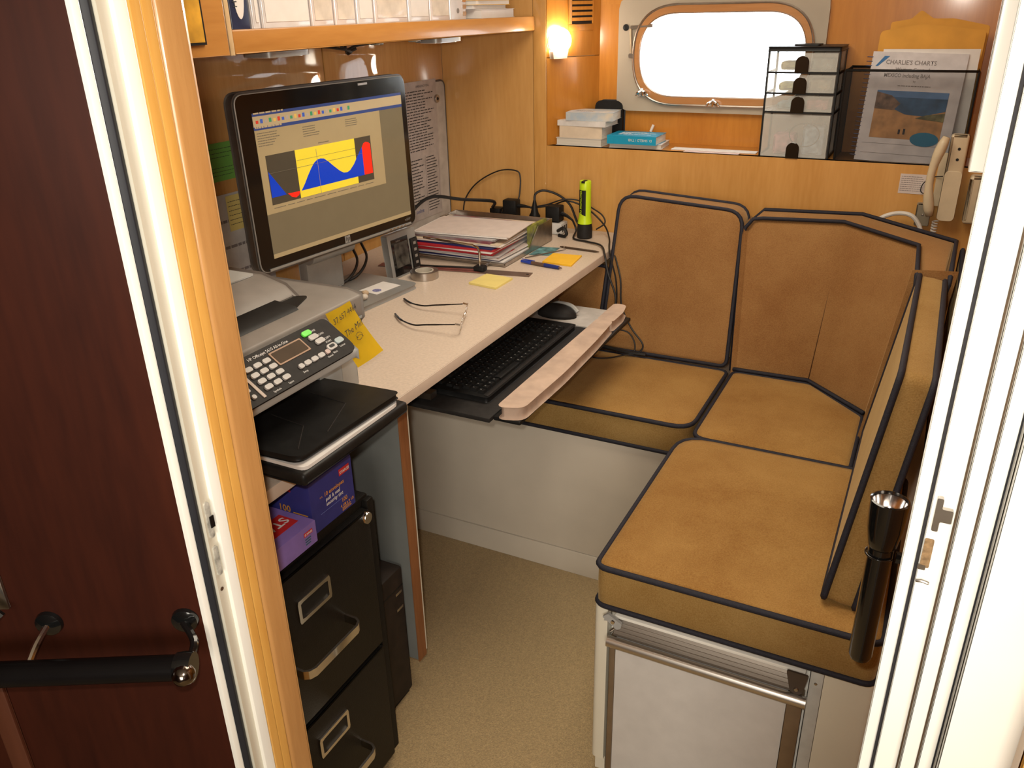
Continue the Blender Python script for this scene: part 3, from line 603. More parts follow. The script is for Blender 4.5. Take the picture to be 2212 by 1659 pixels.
# stand
FMB = Fr((-1.225, 1.5, DZ), _my * -1, _mx, (0, 0, 1))           # u to the room, v along the wall
prism('base', rrect(-0.10, 0.103, -0.17, 0.160, 0.022), 0.0005, 0.0115, SILV, mo, FMB, bev=0.003)
box('neck', -0.075, -0.045, -0.06, 0.06, 0.0116, 0.32, SILV, mo, fr=FMB, bev=0.006)
tube('hinge', [FMB.p(-0.03, -0.07, 0.12), FMB.p(-0.03, 0.07, 0.12)], 0.022, SILV, mo, k=16)
# things lying on the monitor base
BZ = DZ + 0.0116
FMC = Fr((-1.225, 1.5, BZ), FMB.u, FMB.v)
cd = thing('business_card', FMC.p(0.04, 0.09, 0), 'white business card with a round blue logo on the monitor base', 'card')
box('card', 0.013, 0.071, 0.043, 0.128, 0.0002, 0.0009, WHITEP, cd, fr=rotz(FMC.p(0, 0, 0), -8 - 0.0))
lathe('logo', [(0.011, 0), (0.011, 0.0004)], mat('navy_print', (0.06, 0.07, 0.22), 0.7, col2=(0.3, 0.3, 0.5), scale=300), rotz(FMC.p(0, 0, 0), -8).p(0.05, 0.066, 0.0009), (0, 0, 1), cd, 20)
for i, (a, b, w) in enumerate(((0.055, 0.010, 'tan'), (0.072, -0.012, 'pale'))):
    e = lathe('ear_plug', [(0.005, 0), (0.0075, 0.003), (0.007, 0.012), (0.004, 0.016)], mat('tan_foam' if i == 0 else 'pale_foam', (0.5, 0.38, 0.25) if i == 0 else (0.6, 0.55, 0.48), 0.8), FMC.p(a, b, 0.0075), (0.3, 1, 0), None, 14)
    tag(e, '%s foam ear plug lying on the monitor base' % w, 'ear plug', 'ear plugs on the monitor base')
# small silver display unit
FX = Fr((-1.197, 1.676, DZ), (0.06, 1, 0), (-0.10, 0, 1)); FX = Fr(FX.o, FX.u, FX.v, FX.u.cross(FX.v))
wx = thing('display_unit', FX.p(0.055, 0, 0), 'small silver desk display with a dark screen beside the monitor', 'display unit')
prism('case', rrect(0, 0.112, 0.0025, 0.112, 0.004), -0.020, 0.0, SILV, wx, FX, bev=0.002)
box('screen_frame', 0.010, 0.078, 0.006, 0.100, 0.0002, 0.0016, BLKG, wx, fr=FX); box('display', 0.018, 0.073, 0.026, 0.088, 0.0017, 0.0022, mat('lcd_grey', (0.075, 0.07, 0.06), 0.3, var=0.3, scale=50), wx, fr=FX)
box('side_panel', 0.085, 0.114, 0.010, 0.088, 0.0002, 0.004, CHAR, wx, fr=FX, bev=0.001)
for i in range(4): box('button', 0.095, 0.105, 0.020 + i * 0.017, 0.027 + i * 0.017, 0.0041, 0.0052, GREYP, wx, fr=FX)
text('caption', 'indoor', 0.007, Fr(FX.p(0.028, 0.0915, 0), FX.u, FX.v), GREYP, wx, 0.002)
# tape roll
tr = thing('tape_roll', (-1.137, 1.727, DZ), 'shiny steel coloured tape roll lying on the desk', 'tape roll')
lathe('winding', [(0.024, 0.0005), (0.036, 0.0005), (0.036, 0.0195), (0.024, 0.0195), (0.024, 0.0005)], STEEL, (-1.137, 1.727, DZ), (0, 0, 1), tr, 36, caps=False)
lathe('core', [(0.0205, 0.0008), (0.0238, 0.0008), (0.0238, 0.0205), (0.0205, 0.0205), (0.0205, 0.0008)], mat('pale_core', (0.5, 0.47, 0.4), 0.5), (-1.137, 1.727, DZ), (0, 0, 1), tr, 30, caps=False)
# spectacles
gl = thing('eyeglasses', (-0.93, 1.47, DZ), 'rimless eyeglasses with thin dark temples lying open on the desk', 'eyeglasses')
h1 = V(-0.846, 1.398, 0.797); h2 = V(-0.897, 1.520, 0.797)
for tip, bend, hh in ((V(-1.044, 1.455, 0.7735), V(-0.955, 1.395, 0.781), h1), (V(-1.085, 1.553, 0.7735), V(-1.005, 1.510, 0.781), h2)):
    tube('temple', [tip, tip.lerp(bend, 0.5) + V(-0.004, -0.006, 0.0), bend, bend.lerp(hh, 0.3), hh], [0.0026] * 7 + [0.0018] * 14 + [0.0014] * 4, BLKG, gl, smooth_path=6, k=6)
    tube('hinge', [hh + V(-0.006, 0, 0), hh + V(0.006, 0.001, -0.001)], 0.0028, CHROME, gl)
fu = (h2 - h1).normalized(); FG = Fr(h1 + V(0.006, 0, 0), fu, (0.25, 0, 1)); LW = (h2 - h1).length
for a0, a1 in ((0.006, 0.055), (LW - 0.055, LW - 0.006)):
    prism('lens', rrect(a0, a1, -0.024, 0.009, 0.013), 0, 0.0016, LENS, gl, FG)
    bm = bmesh.new(); bm_tube(bm, [FG.p(a, b, 0.0008) for a, b in rrect(a0, a1, -0.024, 0.009, 0.013)], 0.0008, 5, True); finish('rim', bm, CHROME, gl, True)
tube('bridge', [FG.p(0.055, 0.0, 0), FG.p(LW / 2, 0.006, 0.003), FG.p(LW - 0.055, 0.0, 0)], 0.0014, CHROME, gl, smooth_path=4)
# sticky notes on the desk
def pad(pts, z, m, lab, cat='sticky notes', th=0.004):
    o = prism('note_pad', pts, z, z + th, m); return tag(o, lab, cat, 'note pads on the desk')
pad([(-1.004, 1.722), (-0.921, 1.709), (-0.919, 1.798), (-0.998, 1.806)], DZ + 0.0003, YPALE, 'pale yellow sticky note pad in front of the letter tray', th=0.005)
pad([(-0.914, 1.965), (-0.827, 1.960), (-0.838, 2.060), (-0.921, 2.052)], DZ + 0.0003, OYNOTE, 'deep yellow sticky note pad near the far corner of the desk', th=0.004)
# ruler, pens, slips
FRU = Fr((-1.125, 1.812, DZ), (0.984, 0.165, 0), (-0.165, 0.984, 0))
ru = thing('ruler', FRU.p(0, 0, 0), 'long steel ruler with a worn red face lying under the letter tray', 'ruler')
box('blade', -0.19, 0.235, -0.017, 0.017, 0.0003, 0.0018, mat('dull_ruler', (0.24, 0.17, 0.14), 0.35, metal=0.6, var=0.1, scale=20), ru, fr=FRU)
box('red_face', -0.19, 0.10, -0.014, 0.012, 0.0018, 0.0022, mat('worn_red', (0.26, 0.08, 0.065), 0.5, var=0.15, scale=30), ru, fr=FRU)
lathe('hang_hole', [(0.004, 0), (0.004, 0.0003)], BLK, FRU.p(0.226, 0, 0.0018), (0, 0, 1), ru, 12)
def stick(name, p, q, r, m, lab, cat):
    t = thing(name, p, lab, cat); return t, Vector(p), Vector(q)
t, p, q = stick('ballpoint_pen', (-0.966, 1.943, DZ + 0.0055), (-0.838, 1.923, DZ + 0.0055), 0, None, 'blue ballpoint pen lying between the two yellow note pads', 'pen')
tube('barrel', [p.lerp(q, s) for s in (0.22, 0.5, 0.88, 1.0)], [0.0045, 0.005, 0.0045, 0.0015], mat('clear_brown_barrel', (0.12, 0.07, 0.05), 0.3), t, 10)
tube('grip', [p.lerp(q, 0.58), p.lerp(q, 0.93)], [0.0054, 0.0046], mat('blue_rubber', (0.015, 0.03, 0.18), 0.5), t, 10)
tube('cap', [p, p.lerp(q, 0.26)], [0.0035, 0.0053], mat('blue_plastic', (0.02, 0.05, 0.35), 0.35), t, 10)
tube('clip', [p.lerp(q, 0.02) + V(0, 0, 0.006), p.lerp(q, 0.34) + V(0, 0, 0.0065)], 0.0012, mat('blue_plastic', (0.02, 0.05, 0.35), 0.35), t, 6)
t, p, q = stick('stylus', (-0.931, 2.123, DZ + 0.0035), (-0.808, 2.113, DZ + 0.0035), 0, None, 'thin dark stylus lying near the end of the desk', 'stylus')
tube('shaft', [p, p.lerp(q, 0.08), p.lerp(q, 0.9), q], [0.0015, 0.003, 0.003, 0.001], mat('dark_brown_plastic', (0.06, 0.035, 0.02), 0.4), t, 8); tube('ring', [p.lerp(q, 0.1), p.lerp(q, 0.13)], 0.0034, STEEL, t, 8)
t, p, q = stick('nail_file', (-0.975, 1.985, DZ + 0.0025), (-0.905, 2.105, DZ + 0.0025), 0, None, 'thin grey metal file next to the letter tray', 'file')
tube('blade', [p, p.lerp(q, 0.5), q], [0.0012, 0.0022, 0.0008], mat('grey_metal_dull', (0.22, 0.19, 0.16), 0.4, metal=0.7), t, 6)
tl = prism('leaflet', [(-0.982, 2.02), (-0.925, 2.035), (-0.93, 2.12), (-0.985, 2.11)], DZ + 0.0003, DZ + 0.001, mat('teal_print', (0.12, 0.30, 0.32), 0.6, var=0.3, scale=40)); tag(tl, 'teal printed leaflet peeking out beside the letter tray', 'leaflet')
# ------------------------------------------------------------------ letter tray and its papers
lt_ = thing('letter_tray', (-1.14, 2.03, DZ), 'grey metal letter tray piled with papers on the desk', 'letter tray')
TX0, TX1, TY0, TY1 = -1.31, -0.985, 1.885, 2.185
box('tray_floor', TX0, TX1, TY0, TY1, DZ + 0.0022, DZ + 0.0045, STEEL, lt_); box('front_lip', TX0, TX1, TY0, TY0 + 0.003, DZ + 0.0045, DZ + 0.011, STEEL, lt_, bev=0.001)
FY = Fr((0, 0, 0), (0, 1, 0), (0, 0, 1), (1, 0, 0))
for x in (TX0, TX1 - 0.003): prism('side_wall', [(TY0, DZ + 0.0045), (TY1, DZ + 0.0045), (TY1, 0.835), (TY1 - 0.09, 0.835), (TY1 - 0.15, DZ + 0.013), (TY0, DZ + 0.011)], x, x + 0.003, STEEL, lt_, FY)
box('back_wall', TX0, TX1, TY1, TY1 + 0.003, DZ + 0.0022, 0.836, STEEL, lt_, bev=0.0008)
for x in (TX0 + 0.02, TX1 - 0.02):
    for y in (TY0 + 0.02, TY1 - 0.02): lathe('foot', [(0.006, 0.0002), (0.006, 0.0021)], BLK, (x, y, DZ), (0, 0, 1), lt_, 8)
wh = tube('wire_post', [(-1.031, 1.830, DZ + 0.014), (-1.031, 1.830, 0.822), (-1.036, 1.830, 0.834), (-1.05, 1.830, 0.838), (-1.20, 1.830, 0.845)], 0.0032, CHROME, lt_, smooth_path=0)
box('wire_clip', -1.045, -1.015, 1.818, 1.842, DZ + 0.0024, DZ + 0.016, BLK, lt_, bev=0.003)
tube('wire_arm', [(-1.031, 1.830, DZ + 0.009), (-1.031, 1.886, DZ + 0.009)], 0.0025, CHROME, lt_)
z = DZ + 0.0047
PAPERS = [  # x0,x1,y0,y1,thickness,rotation,material,label
    (-1.300, -0.992, 1.893, 2.170, 0.008, 0.0, WHITEP, 'bottom white magazine in the letter tray', 'magazine'),
    (-1.295, -1.010, 1.890, 2.165, 0.0035, 1.5, NAVYP, 'navy card low in the letter tray pile', 'card folder'),
    (-1.300, -1.000, 1.888, 2.150, 0.006, -2.0, PINKP, 'pinkish magazine with printed edges in the letter tray', 'magazine'),
    (-1.290, -1.015, 1.878, 2.150, 0.005, 3.0, WHITEP, 'white sheaf below the red folders', 'papers'),
    (-1.285, -1.03, 1.872, 2.140, 0.005, -3.5, GREYPAP, 'grey sheaf under the red folders', 'papers'),
    (-1.300, -1.020, 1.866, 2.150, 0.007, 2.0, REDP, 'lower red card folder in the paper pile', 'folder'),
    (-1.290, -1.012, 1.864, 2.140, 0.004, -1.0, WHITEP, 'white sheets between the two red folders', 'papers'),
    (-1.300, -1.016, 1.860, 2.130, 0.006, 3.5, REDP, 'upper red card folder in the paper pile', 'folder'),
    (-1.300, -1.010, 1.868, 2.140, 0.004, -1.5, NAVYP, 'navy sheet above the red folders', 'card folder'),
    (-1.295, -1.000, 1.872, 2.150, 0.008, 2.5, CREAMP, 'cream catalogue near the top of the pile', 'catalogue'),
    (-1.280, -1.020, 1.880, 2.120, 0.006, -2.0, mat('maroon_cover', (0.20, 0.04, 0.06), 0.4, var=0.2, scale=20, col2=(0.3, 0.28, 0.3)), 'maroon glossy brochure under the top sheets', 'brochure'),
    (-1.275, -1.02, 1.880, 2.090, 0.005, 1.0, GREYPAP, 'blue grey envelope under the topmost sheet', 'envelope'),
    (-1.268, -0.99, 1.888, 2.065, 0.006, 5.0, PINKP, 'topmost pinkish envelope on the letter tray', 'envelope')]
for x0, x1, y0, y1, th, r, m, lab, cat in PAPERS:
    cx, cy = (x0 + x1) / 2, (y0 + y1) / 2; fr = rotz((cx, cy, z), r); hx, hy = (x1 - x0) / 2, (y1 - y0) / 2
    if th >= 0.005 and m in (WHITEP, PINKP, CREAMP, GREYPAP):
        t = thing('paper_bundle', (cx, cy, z), lab, cat, 'papers in the letter tray'); k = 3
        for i in range(k):
            jx = random.uniform(-0.004, 0.004); jy = random.uniform(-0.004, 0.004)
            box('sheet', -hx + jx, hx + jx, -hy + jy, hy + jy, th * i / k + 0.0002, th * (i + 1) / k - 0.0002, m if i != 1 else (GREYPAP if m is WHITEP else WHITEP), t, fr=fr)
        if m is PINKP and 'top' not in lab: box('printed_strip', hx * 0.45, hx * 0.96, -hy * 0.96, -hy * 0.2, th - 0.0002, th, mat('red_print_patch', (0.5, 0.06, 0.04), 0.6), t, fr=fr)
    else:
        tag(box('paper_bundle', -hx, hx, -hy, hy, 0.0002, th - 0.0002, m, fr=fr), lab, cat, 'papers in the letter tray')
    z += th
# colourful brochure standing against the side wall
bc = box('brochure', -1.0, -0.990, 2.05, 2.16, 0.777, 0.842, mat('green_print', (0.06, 0.06, 0.05), 0.4, var=0.4, scale=40, col2=(0.30, 0.32, 0.04)), fr=WORLD)
tag(bc, 'dark and lime printed brochure standing inside the tray beside the pile', 'brochure')

# ------------------------------------------------------------------ power strip, plugs, leads
ps = thing('power_strip', (-1.09, 2.28, DZ), 'white power strip full of black plugs behind the letter tray', 'power strip')
box('body', -1.25, -0.985, 2.255, 2.305, DZ + 0.0005, DZ + 0.034, mat('strip_white', (0.6, 0.58, 0.55), 0.4), ps, bev=0.004)
for i in range(5): box('socket', -1.235 + i * 0.05, -1.205 + i * 0.05, 2.268, 2.292, DZ + 0.0341, DZ + 0.0348, GREYL, ps)
for i in range(3): box('slot', -0.9849, -0.9842, 2.262 + i * 0.013, 2.268 + i * 0.013, DZ + 0.008, DZ + 0.026, BLK, ps)
SZ = DZ + 0.0349
def adapter(x, y, w, d, h, lab, lead):
    t = thing('power_adapter', (x, y, SZ), lab, 'plug', 'plugs in the power strip')
    box('case', x - w / 2, x + w / 2, y - d / 2, y + d / 2, SZ, SZ + h, BLK, t, bev=0.004); 
    tube('lead_grip', lead, [0.007, 0.005, 0.003], BLK, t); return t
adapter(-1.164, 2.28, 0.046, 0.036, 0.055, 'large square black adapter in the power strip', [(-1.141, 2.28, 0.842), (-1.12, 2.28, 0.842), (-1.10, 2.28, 0.840)])
adapter(-1.215, 2.28, 0.036, 0.036, 0.026, 'short round black plug next to the large adapter', [(-1.197, 2.28, 0.82), (-1.192, 2.27, 0.82), (-1.19, 2.262, 0.82)])
adapter(-1.018, 2.28, 0.046, 0.040, 0.048, 'boxy black adapter at the end of the power strip', [(-0.995, 2.28, 0.83), (-0.975, 2.275, 0.825), (-0.955, 2.27, 0.815)])
t = thing('power_plug', (-1.085, 2.28, SZ), 'tapered upright black plug in the middle of the power strip', 'plug', 'plugs in the power strip')
lathe('plug_body', [(0.017, 0), (0.017, 0.012), (0.012, 0.02), (0.006, 0.05), (0.004, 0.058)], BLK, (-1.085, 2.28, SZ), (0, 0, 1), t, 14)
def cable(pts, r, lab, m=CORD, per=6, cat='cable', group='black leads about the desk'):
    o = tube('cable', pts, r, m, smooth_path=per, k=6); return tag(o, lab, cat, group)
cable([(-1.36, 1.90, 0.776), (-1.375, 1.98, 0.81), (-1.372, 2.06, 0.862), (-1.335, 2.10, 0.89), (-1.26, 2.14, 0.880), (-1.20, 2.225, 0.862), (-1.225, 2.27, 0.833)], 0.005, 'thick black lead arching over the papers from the monitor')
cable([(-1.365, 2.325, 0.776), (-1.357, 2.33, 0.836), (-1.312, 2.333, 0.891), (-1.236, 2.334, 0.932), (-1.175, 2.334, 0.937), (-1.158, 2.332, 0.918), (-1.155, 2.315, 0.86), (-1.16, 2.29, 0.845)], 0.0022, 'thin black lead looping up against the end panel')
cable([(-1.085, 2.28, 0.862), (-1.083, 2.285, 0.882), (-1.062, 2.30, 0.890), (-1.02, 2.31, 0.878), (-0.98, 2.31, 0.85), (-0.95, 2.30, 0.80), (-0.92, 2.305, 0.776)], 0.0035, 'black lead curving out of the tapered plug')
cable([(-1.10, 2.28, 0.840), (-1.05, 2.29, 0.850), (-1.00, 2.30, 0.867), (-0.955, 2.315, 0.865), (-0.905, 2.31, 0.845), (-0.872, 2.30, 0.83), (-0.86, 2.29, 0.81), (-0.885, 2.285, 0.79)], 0.0022, 'thin black lead looping behind the yellow torch')
cable([(-1.10, 2.28, 0.838), (-1.04, 2.305, 0.845), (-0.99, 2.31, 0.862), (-0.93, 2.32, 0.842), (-0.87, 2.31, 0.80), (-0.83, 2.25, 0.778), (-0.800, 2.17, 0.7755), (-0.776, 2.115, 0.765), (-0.745, 2.085, 0.70), (-0.742, 2.07, 0.62), (-0.768, 2.02, 0.575)], 0.0024, 'black lead running past the torch and over the desk edge')
cable([(-0.955, 2.27, 0.815), (-0.945, 2.275, 0.785), (-0.93, 2.22, 0.7745), (-0.88, 2.20, 0.7745), (-0.825, 2.17, 0.776), (-0.785, 2.095, 0.774), (-0.762, 2.065, 0.73), (-0.734, 2.055, 0.66), (-0.746, 2.03, 0.58), (-0.765, 2.01, 0.555)], 0.0028, 'black lead lying in front of the torch then hanging over the edge')
cable([(-0.99, 2.24, 0.786), (-0.965, 2.225, 0.800), (-0.955, 2.225, 0.785), (-0.965, 2.23, 0.7745), (-0.985, 2.235, 0.775)], 0.005, 'thick black lead stub curling at the end of the power strip')
cable([(-0.805, 2.215, 0.7745), (-0.778, 2.15, 0.769), (-0.738, 2.098, 0.71), (-0.725, 2.078, 0.64), (-0.69, 2.062, 0.585), (-0.648, 2.046, 0.545), (-0.66, 2.035, 0.522), (-0.69, 2.025, 0.5175)], 0.0024, 'black lead bowing out over the brown back cushion')
cable([(-0.79, 2.02, 0.545), (-0.75, 2.045, 0.572), (-0.70, 2.052, 0.575), (-0.675, 2.05, 0.55), (-0.672, 2.04, 0.522), (-0.70, 2.01, 0.5175), (-0.73, 1.98, 0.5175), (-0.765, 1.97, 0.5185), (-0.79, 2.0, 0.522)], 0.002, 'thin black lead coiled on the long seat cushion')
cable([(-0.83, 2.055, 0.5225), (-0.75, 2.048, 0.5205), (-0.69, 2.035, 0.5205), (-0.635, 2.035, 0.5215)], 0.005, 'bundled black lead lying along the back of the long seat')
cable([(-1.21, 1.80, 0.7755), (-1.15, 1.80, 0.779), (-1.10, 1.808, 0.781), (-1.05, 1.820, 0.781), (-1.038, 1.826, 0.782)], 0.0028, 'short black lead crossing the ruler by the display unit')
for i, y in enumerate((1.62, 1.66)):
    cable([(-1.30, y - 0.10, 0.776), (-1.27, y - 0.04, 0.79), (-1.28, y + 0.02, 0.82), (-1.32, y + 0.05, 0.86), (-1.34, y + 0.06, 0.95)], 0.0035, ['first black lead rising behind the monitor stand', 'second black lead rising behind the monitor stand'][i])
# lime torch
yt = thing('lime_torch', (-0.909, 2.254, DZ), 'lime yellow plastic torch standing head down on the desk', 'torch')
TB = (-0.909, 2.254, DZ)
lathe('head', [(0.020, 0.0003), (0.0225, 0.003), (0.0225, 0.030), (0.0205, 0.042), (0.018, 0.044)], CHAR, TB, (0, 0, 1), yt, 28)
lathe('body', [(0.0215, 0.0442), (0.0205, 0.052), (0.0175, 0.068), (0.0172, 0.145), (0.0168, 0.166), (0.0155, 0.168)], LIME, TB, (0, 0, 1), yt, 28)
box('tail_notch', -0.914, -0.904, 2.235, 2.262, DZ + 0.1635, DZ + 0.1688, BLK, yt)
def curved_label(name, a0, a1, z0, z1, r, m):
    bm = bmesh.new(); k = 10; R = []
    for i in range(k + 1):
        a = a0 + (a1 - a0) * i / k; zz = z0 + (0.012 if False else 0)
        R.append([bm.verts.new(Vector(TB) + V(math.cos(a) * (r + e), math.sin(a) * (r + e), q)) for q, e in ((z0 + 0.010 * (1 - i / k), 0), (z1 - 0.010 * (i / k) * 0 + 0.0, 0), (z1, 0.0005), (z0 + 0.010 * (1 - i / k), 0.0005))])
    for A, B in zip(R, R[1:]):
        for j in range(4): bm.faces.new((A[j], A[(j + 1) % 4], B[(j + 1) % 4], B[j]))
    bm.faces.new(R[0]); bm.faces.new(R[-1][::-1]); return finish(name, bm, m, yt)
curved_label('black_label', math.radians(-140), math.radians(-62), 0.068, 0.143, 0.01755, BLK)
ang = math.radians(-100)
FT = Fr(Vector(TB) + V(math.cos(ang), math.sin(ang), 0) * 0.0184 + V(0, 0, 0.071), (0, 0, 1), Vector((-math.sin(ang), math.cos(ang), 0)) * -1)
text('letters', '4AA PROPOLYMER', 0.0085, Fr(FT.o, FT.u, FT.v), LIME, yt, 0.0002)

# ------------------------------------------------------------------ keyboard shelf
kt = thing('keyboard_tray', (-0.83, 1.6, 0.645), 'black sliding keyboard tray pulled out beneath the desk', 'keyboard tray')
KZ = 0.655
box('platform', -0.93, -0.716, 1.285, 1.985, 0.645, KZ, CHAR, kt, bev=0.002)
for y in (1.31, 1.95):
    box('slide_rail', -1.30, -0.86, y - 0.012, y + 0.012, 0.662, 0.676, STEEL, kt); box('slide_bracket', -1.10, -0.88, y - 0.004, y + 0.004, 0.676, 0.7475, BLK, kt); box('slide_stand', -1.0, -0.9, y - 0.004, y + 0.004, 0.6551, 0.662, BLK, kt)
wr = thing('wrist_rest', (-0.68, 1.62, KZ), 'long dusty pink foam wrist rest along the keyboard tray', 'wrist rest')
box('backing_board', -0.7155, -0.655, 1.30, 1.955, 0.6445, 0.6545, BLK, wr, bev=0.003)
prism('foam', rounded([(-0.698, 1.297), (-0.656, 1.310), (-0.652, 1.50), (-0.658, 1.70), (-0.667, 1.835), (-0.700, 1.842)], [0.012, 0.016, 0.03, 0.03, 0.012, 0.01], 4), 0.6546, 0.682, WRIST, wr, bev=0.006, seg=3)
prism('foam', rounded([(-0.701, 1.846), (-0.668, 1.840), (-0.668, 1.915), (-0.678, 1.965), (-0.702, 1.968)], 0.010, 4), 0.6546, 0.681, WRIST, wr, bev=0.006, seg=3)
kb = thing('keyboard', (-0.82, 1.58, KZ), 'black full size keyboard on the sliding tray', 'keyboard')
FK = Fr((-0.752, 1.345, KZ), (0, 1, 0), (-1, 0, 0))               # u along the desk, v away from the sitter
prism('case', rrect(0, 0.468, 0, 0.158, 0.008), 0.0005, 0.014, BLK, kb, FK, bev=0.003)
box('front_ledge', 0.004, 0.464, 0.001, 0.010, 0.0141, 0.0152, CHAR, kb, fr=FK, bev=0.0005)
text('brand_letters', 'hp', 0.008, Fr(FK.p(0.36, 0.139, 0), FK.u, FK.v), GREYP, kb, 0.0145)
def key_mesh():
    bm = bmesh.new(); c = [bm.verts.new((x, y, 0)) for x, y in ((-0.0075, -0.0075), (0.0075, -0.0075), (0.0075, 0.0075), (-0.0075, 0.0075))]; t = [bm.verts.new((x, y, 0.006)) for x, y in ((-0.0062, -0.006), (0.0062, -0.006), (0.0062, 0.0062), (-0.0062, 0.0062))]
    for i in range(4): bm.faces.new((c[i], c[(i + 1) % 4], t[(i + 1) % 4], t[i]))
    bm.faces.new(t); bm.faces.new(c[::-1])
    m = [bm.verts.new((x, y, 0.0062)) for x, y in ((-0.0005, 0.001), (0.0005, 0.001), (0.0005, 0.0045), (-0.0005, 0.0045))]; f = bm.faces.new(m); f.material_index = 1
    R = Matrix(((0, -1, 0), (1, 0, 0), (0, 0, 1)))
    for v in bm.verts: v.co = R @ v.co
    me = bpy.data.meshes.new('key'); bm.to_mesh(me); bm.free(); me.materials.append(BLK); me.materials.append(mat('key_legend', (0.5, 0.5, 0.5), 0.6)); return me
KM = key_mesh()
for r in range(6):
    for c in range(23):
        if c in (15, 19): continue
        if r == 0 and 4 <= c <= 8: continue
        if r in (2,) and 16 <= c <= 18: continue
        if r == 5 and c in (1, 6, 11): continue
        k = bpy.data.objects.new('key', KM); COL.objects.link(k)
        gx = 0.018 + c * 0.0194 - (0.009 if c > 15 else 0) - (0.009 if c > 19 else 0)
        reg(k, FK.p(gx + (0.004 * (r % 3) if c < 15 else 0), 0.022 + r * 0.0195 + (0.008 if r == 5 else 0), 0.0142), kb)
kk = box('space_key', 0.018 + 3.6 * 0.0194, 0.018 + 8.4 * 0.0194, 0.0145, 0.0295, 0.0142, 0.020, BLK, kb, fr=FK, bev=0.001)
mp_ = tag(prism('mouse_pad', rrect(-0.900, -0.725, 1.835, 1.975, 0.004), KZ + 0.0002, KZ + 0.003, mat('pale_grey_pad', (0.50, 0.47, 0.44), 0.7)), 'pale grey mouse pad at the far end of the keyboard tray', 'mouse pad')
ms = thing('computer_mouse', (-0.835, 1.89, KZ + 0.003), 'black and silver computer mouse on the pale pad', 'mouse')
bm = bmesh.new(); bmesh.ops.create_uvsphere(bm, u_segments=20, v_segments=12, radius=1)
for v in bm.verts: v.co = Vector((v.co.x * 0.055 - 0.835, v.co.y * 0.031 + 1.885, KZ + 0.0032 + max(v.co.z, 0) * 0.032))
finish('shell', bm, CHAR, ms, True)
tube('silver_band', [(-0.865, 1.913, KZ + 0.012), (-0.845, 1.908, KZ + 0.028), (-0.805, 1.905, KZ + 0.028), (-0.782, 1.90, KZ + 0.014)], 0.006, GREYL, ms, smooth_path=4)

# ------------------------------------------------------------------ printer
pr = thing('printer', (-1.0, 0.9, DZ), 'grey all in one printer with sloping control panel and black paper tray', 'printer')
PY0, PY1 = 0.665, 1.105
box('body', -1.22, -0.885, PY0, PY1, DZ + 0.004, 0.905, GREYL, pr, bev=0.004)
box('inner_column', -0.8848, -0.872, 0.985, 1.045, DZ + 0.004, 0.90, GREYB, pr, bev=0.002); box('dark_cavity', -0.8848, -0.8835, 0.70, 0.985, DZ + 0.066, 0.89, BLK, pr)
FP = Fr((0, 0, 0), (1, 0, 0), (0, 0, 1), (0, 1, 0))
prism('front_overhang', [(-0.8848, 0.905), (-0.8848, 0.930), (-0.842, 0.947), (-0.785, 0.905), (-0.785, 0.893)], PY0, 0.982, GREYL, pr, FP, bev=0.003)
prism('scanner_lid', [(-1.22, 0.9055), (-0.868, 0.9055), (-0.862, 0.912), (-0.862, 0.950), (-0.89, 0.956), (-1.22, 0.956)], PY0, PY1, GREYP, pr, FP, bev=0.004)
box('lid_groove', -0.8617, -0.861, PY0 + 0.004, PY1 - 0.004, 0.9095, 0.914, GREYB, pr)
adf = prism('document_feeder', [(-1.19, 0.9562), (-0.95, 0.9562), (-0.97, 0.972), (-1.02, 0.985), (-1.19, 0.985)], PY0, 1.04, GREYP, pr, FP, bev=0.006)
prism('feeder_slot', [(-0.947, 0.9563), (-0.898, 0.9563), (-0.905, 0.962), (-0.947, 0.966)], PY0 + 0.006, 0.985, BLK, pr, FP)
prism('feeder_slot', rounded([(-0.947, 0.86), (-0.947, 1.035), (-0.928, 1.045), (-0.905, 0.985), (-0.905, 0.86)], 0.008, 3), 0.9561, 0.9585, BLK, pr, Fr((0, 0, 0), (1, 0, 0), (0, 1, 0)))
box('feeder_wing', -1.16, -1.03, 0.90, 1.03, 0.9852, 0.990, GREYL, pr, bev=0.002)
# sloped control panel
ca, cz = Vector((-0.845, 0, 0.9480)), Vector((-0.7835, 0, 0.9065))
vpn = (ca - cz).normalized(); PL = (ca - cz).length
FPN = Fr((cz.x, PY0 + 0.005, cz.z), (0, 1, 0), vpn)
FPN = Fr(FPN.o + FPN.n * 0.0005, FPN.u, FPN.v)
PW = 0.982 - PY0 - 0.008
cp = prism('control_panel', rounded([(0, 0), (PW, 0), (PW, PL), (0, PL)], [0.004, 0.018, 0.010, 0.004], 5), 0, 0.004, CHAR, pr, FPN, bev=0.001)
cn = 0.0042
def pbox(name, a0, a1, b0, b1, m, th=0.0015, r=0.002): return prism(name, rrect(a0, a1, b0, b1, r, 3), cn, cn + th, m, cp, FPN)
pbox('lcd_frame', 0.165, 0.235, 0.036, 0.062, mat('copper_frame', (0.30, 0.17, 0.09), 0.4), 0.0008); pbox('lcd', 0.168, 0.232, 0.0385, 0.0595, mat('lcd_brown', (0.06, 0.038, 0.02), 0.5, spec=0.15), 0.0012)
BTN = mat('pearl_button', (0.46, 0.45, 0.44), 0.4)
for r in range(4):
    for c in range(3): pbox('keypad_button', 0.108 + c * 0.0185 + r * 0.001, 0.122 + c * 0.0185 + r * 0.001, 0.0485 - r * 0.0125, 0.0565 - r * 0.0125, BTN, 0.003, 0.0035)
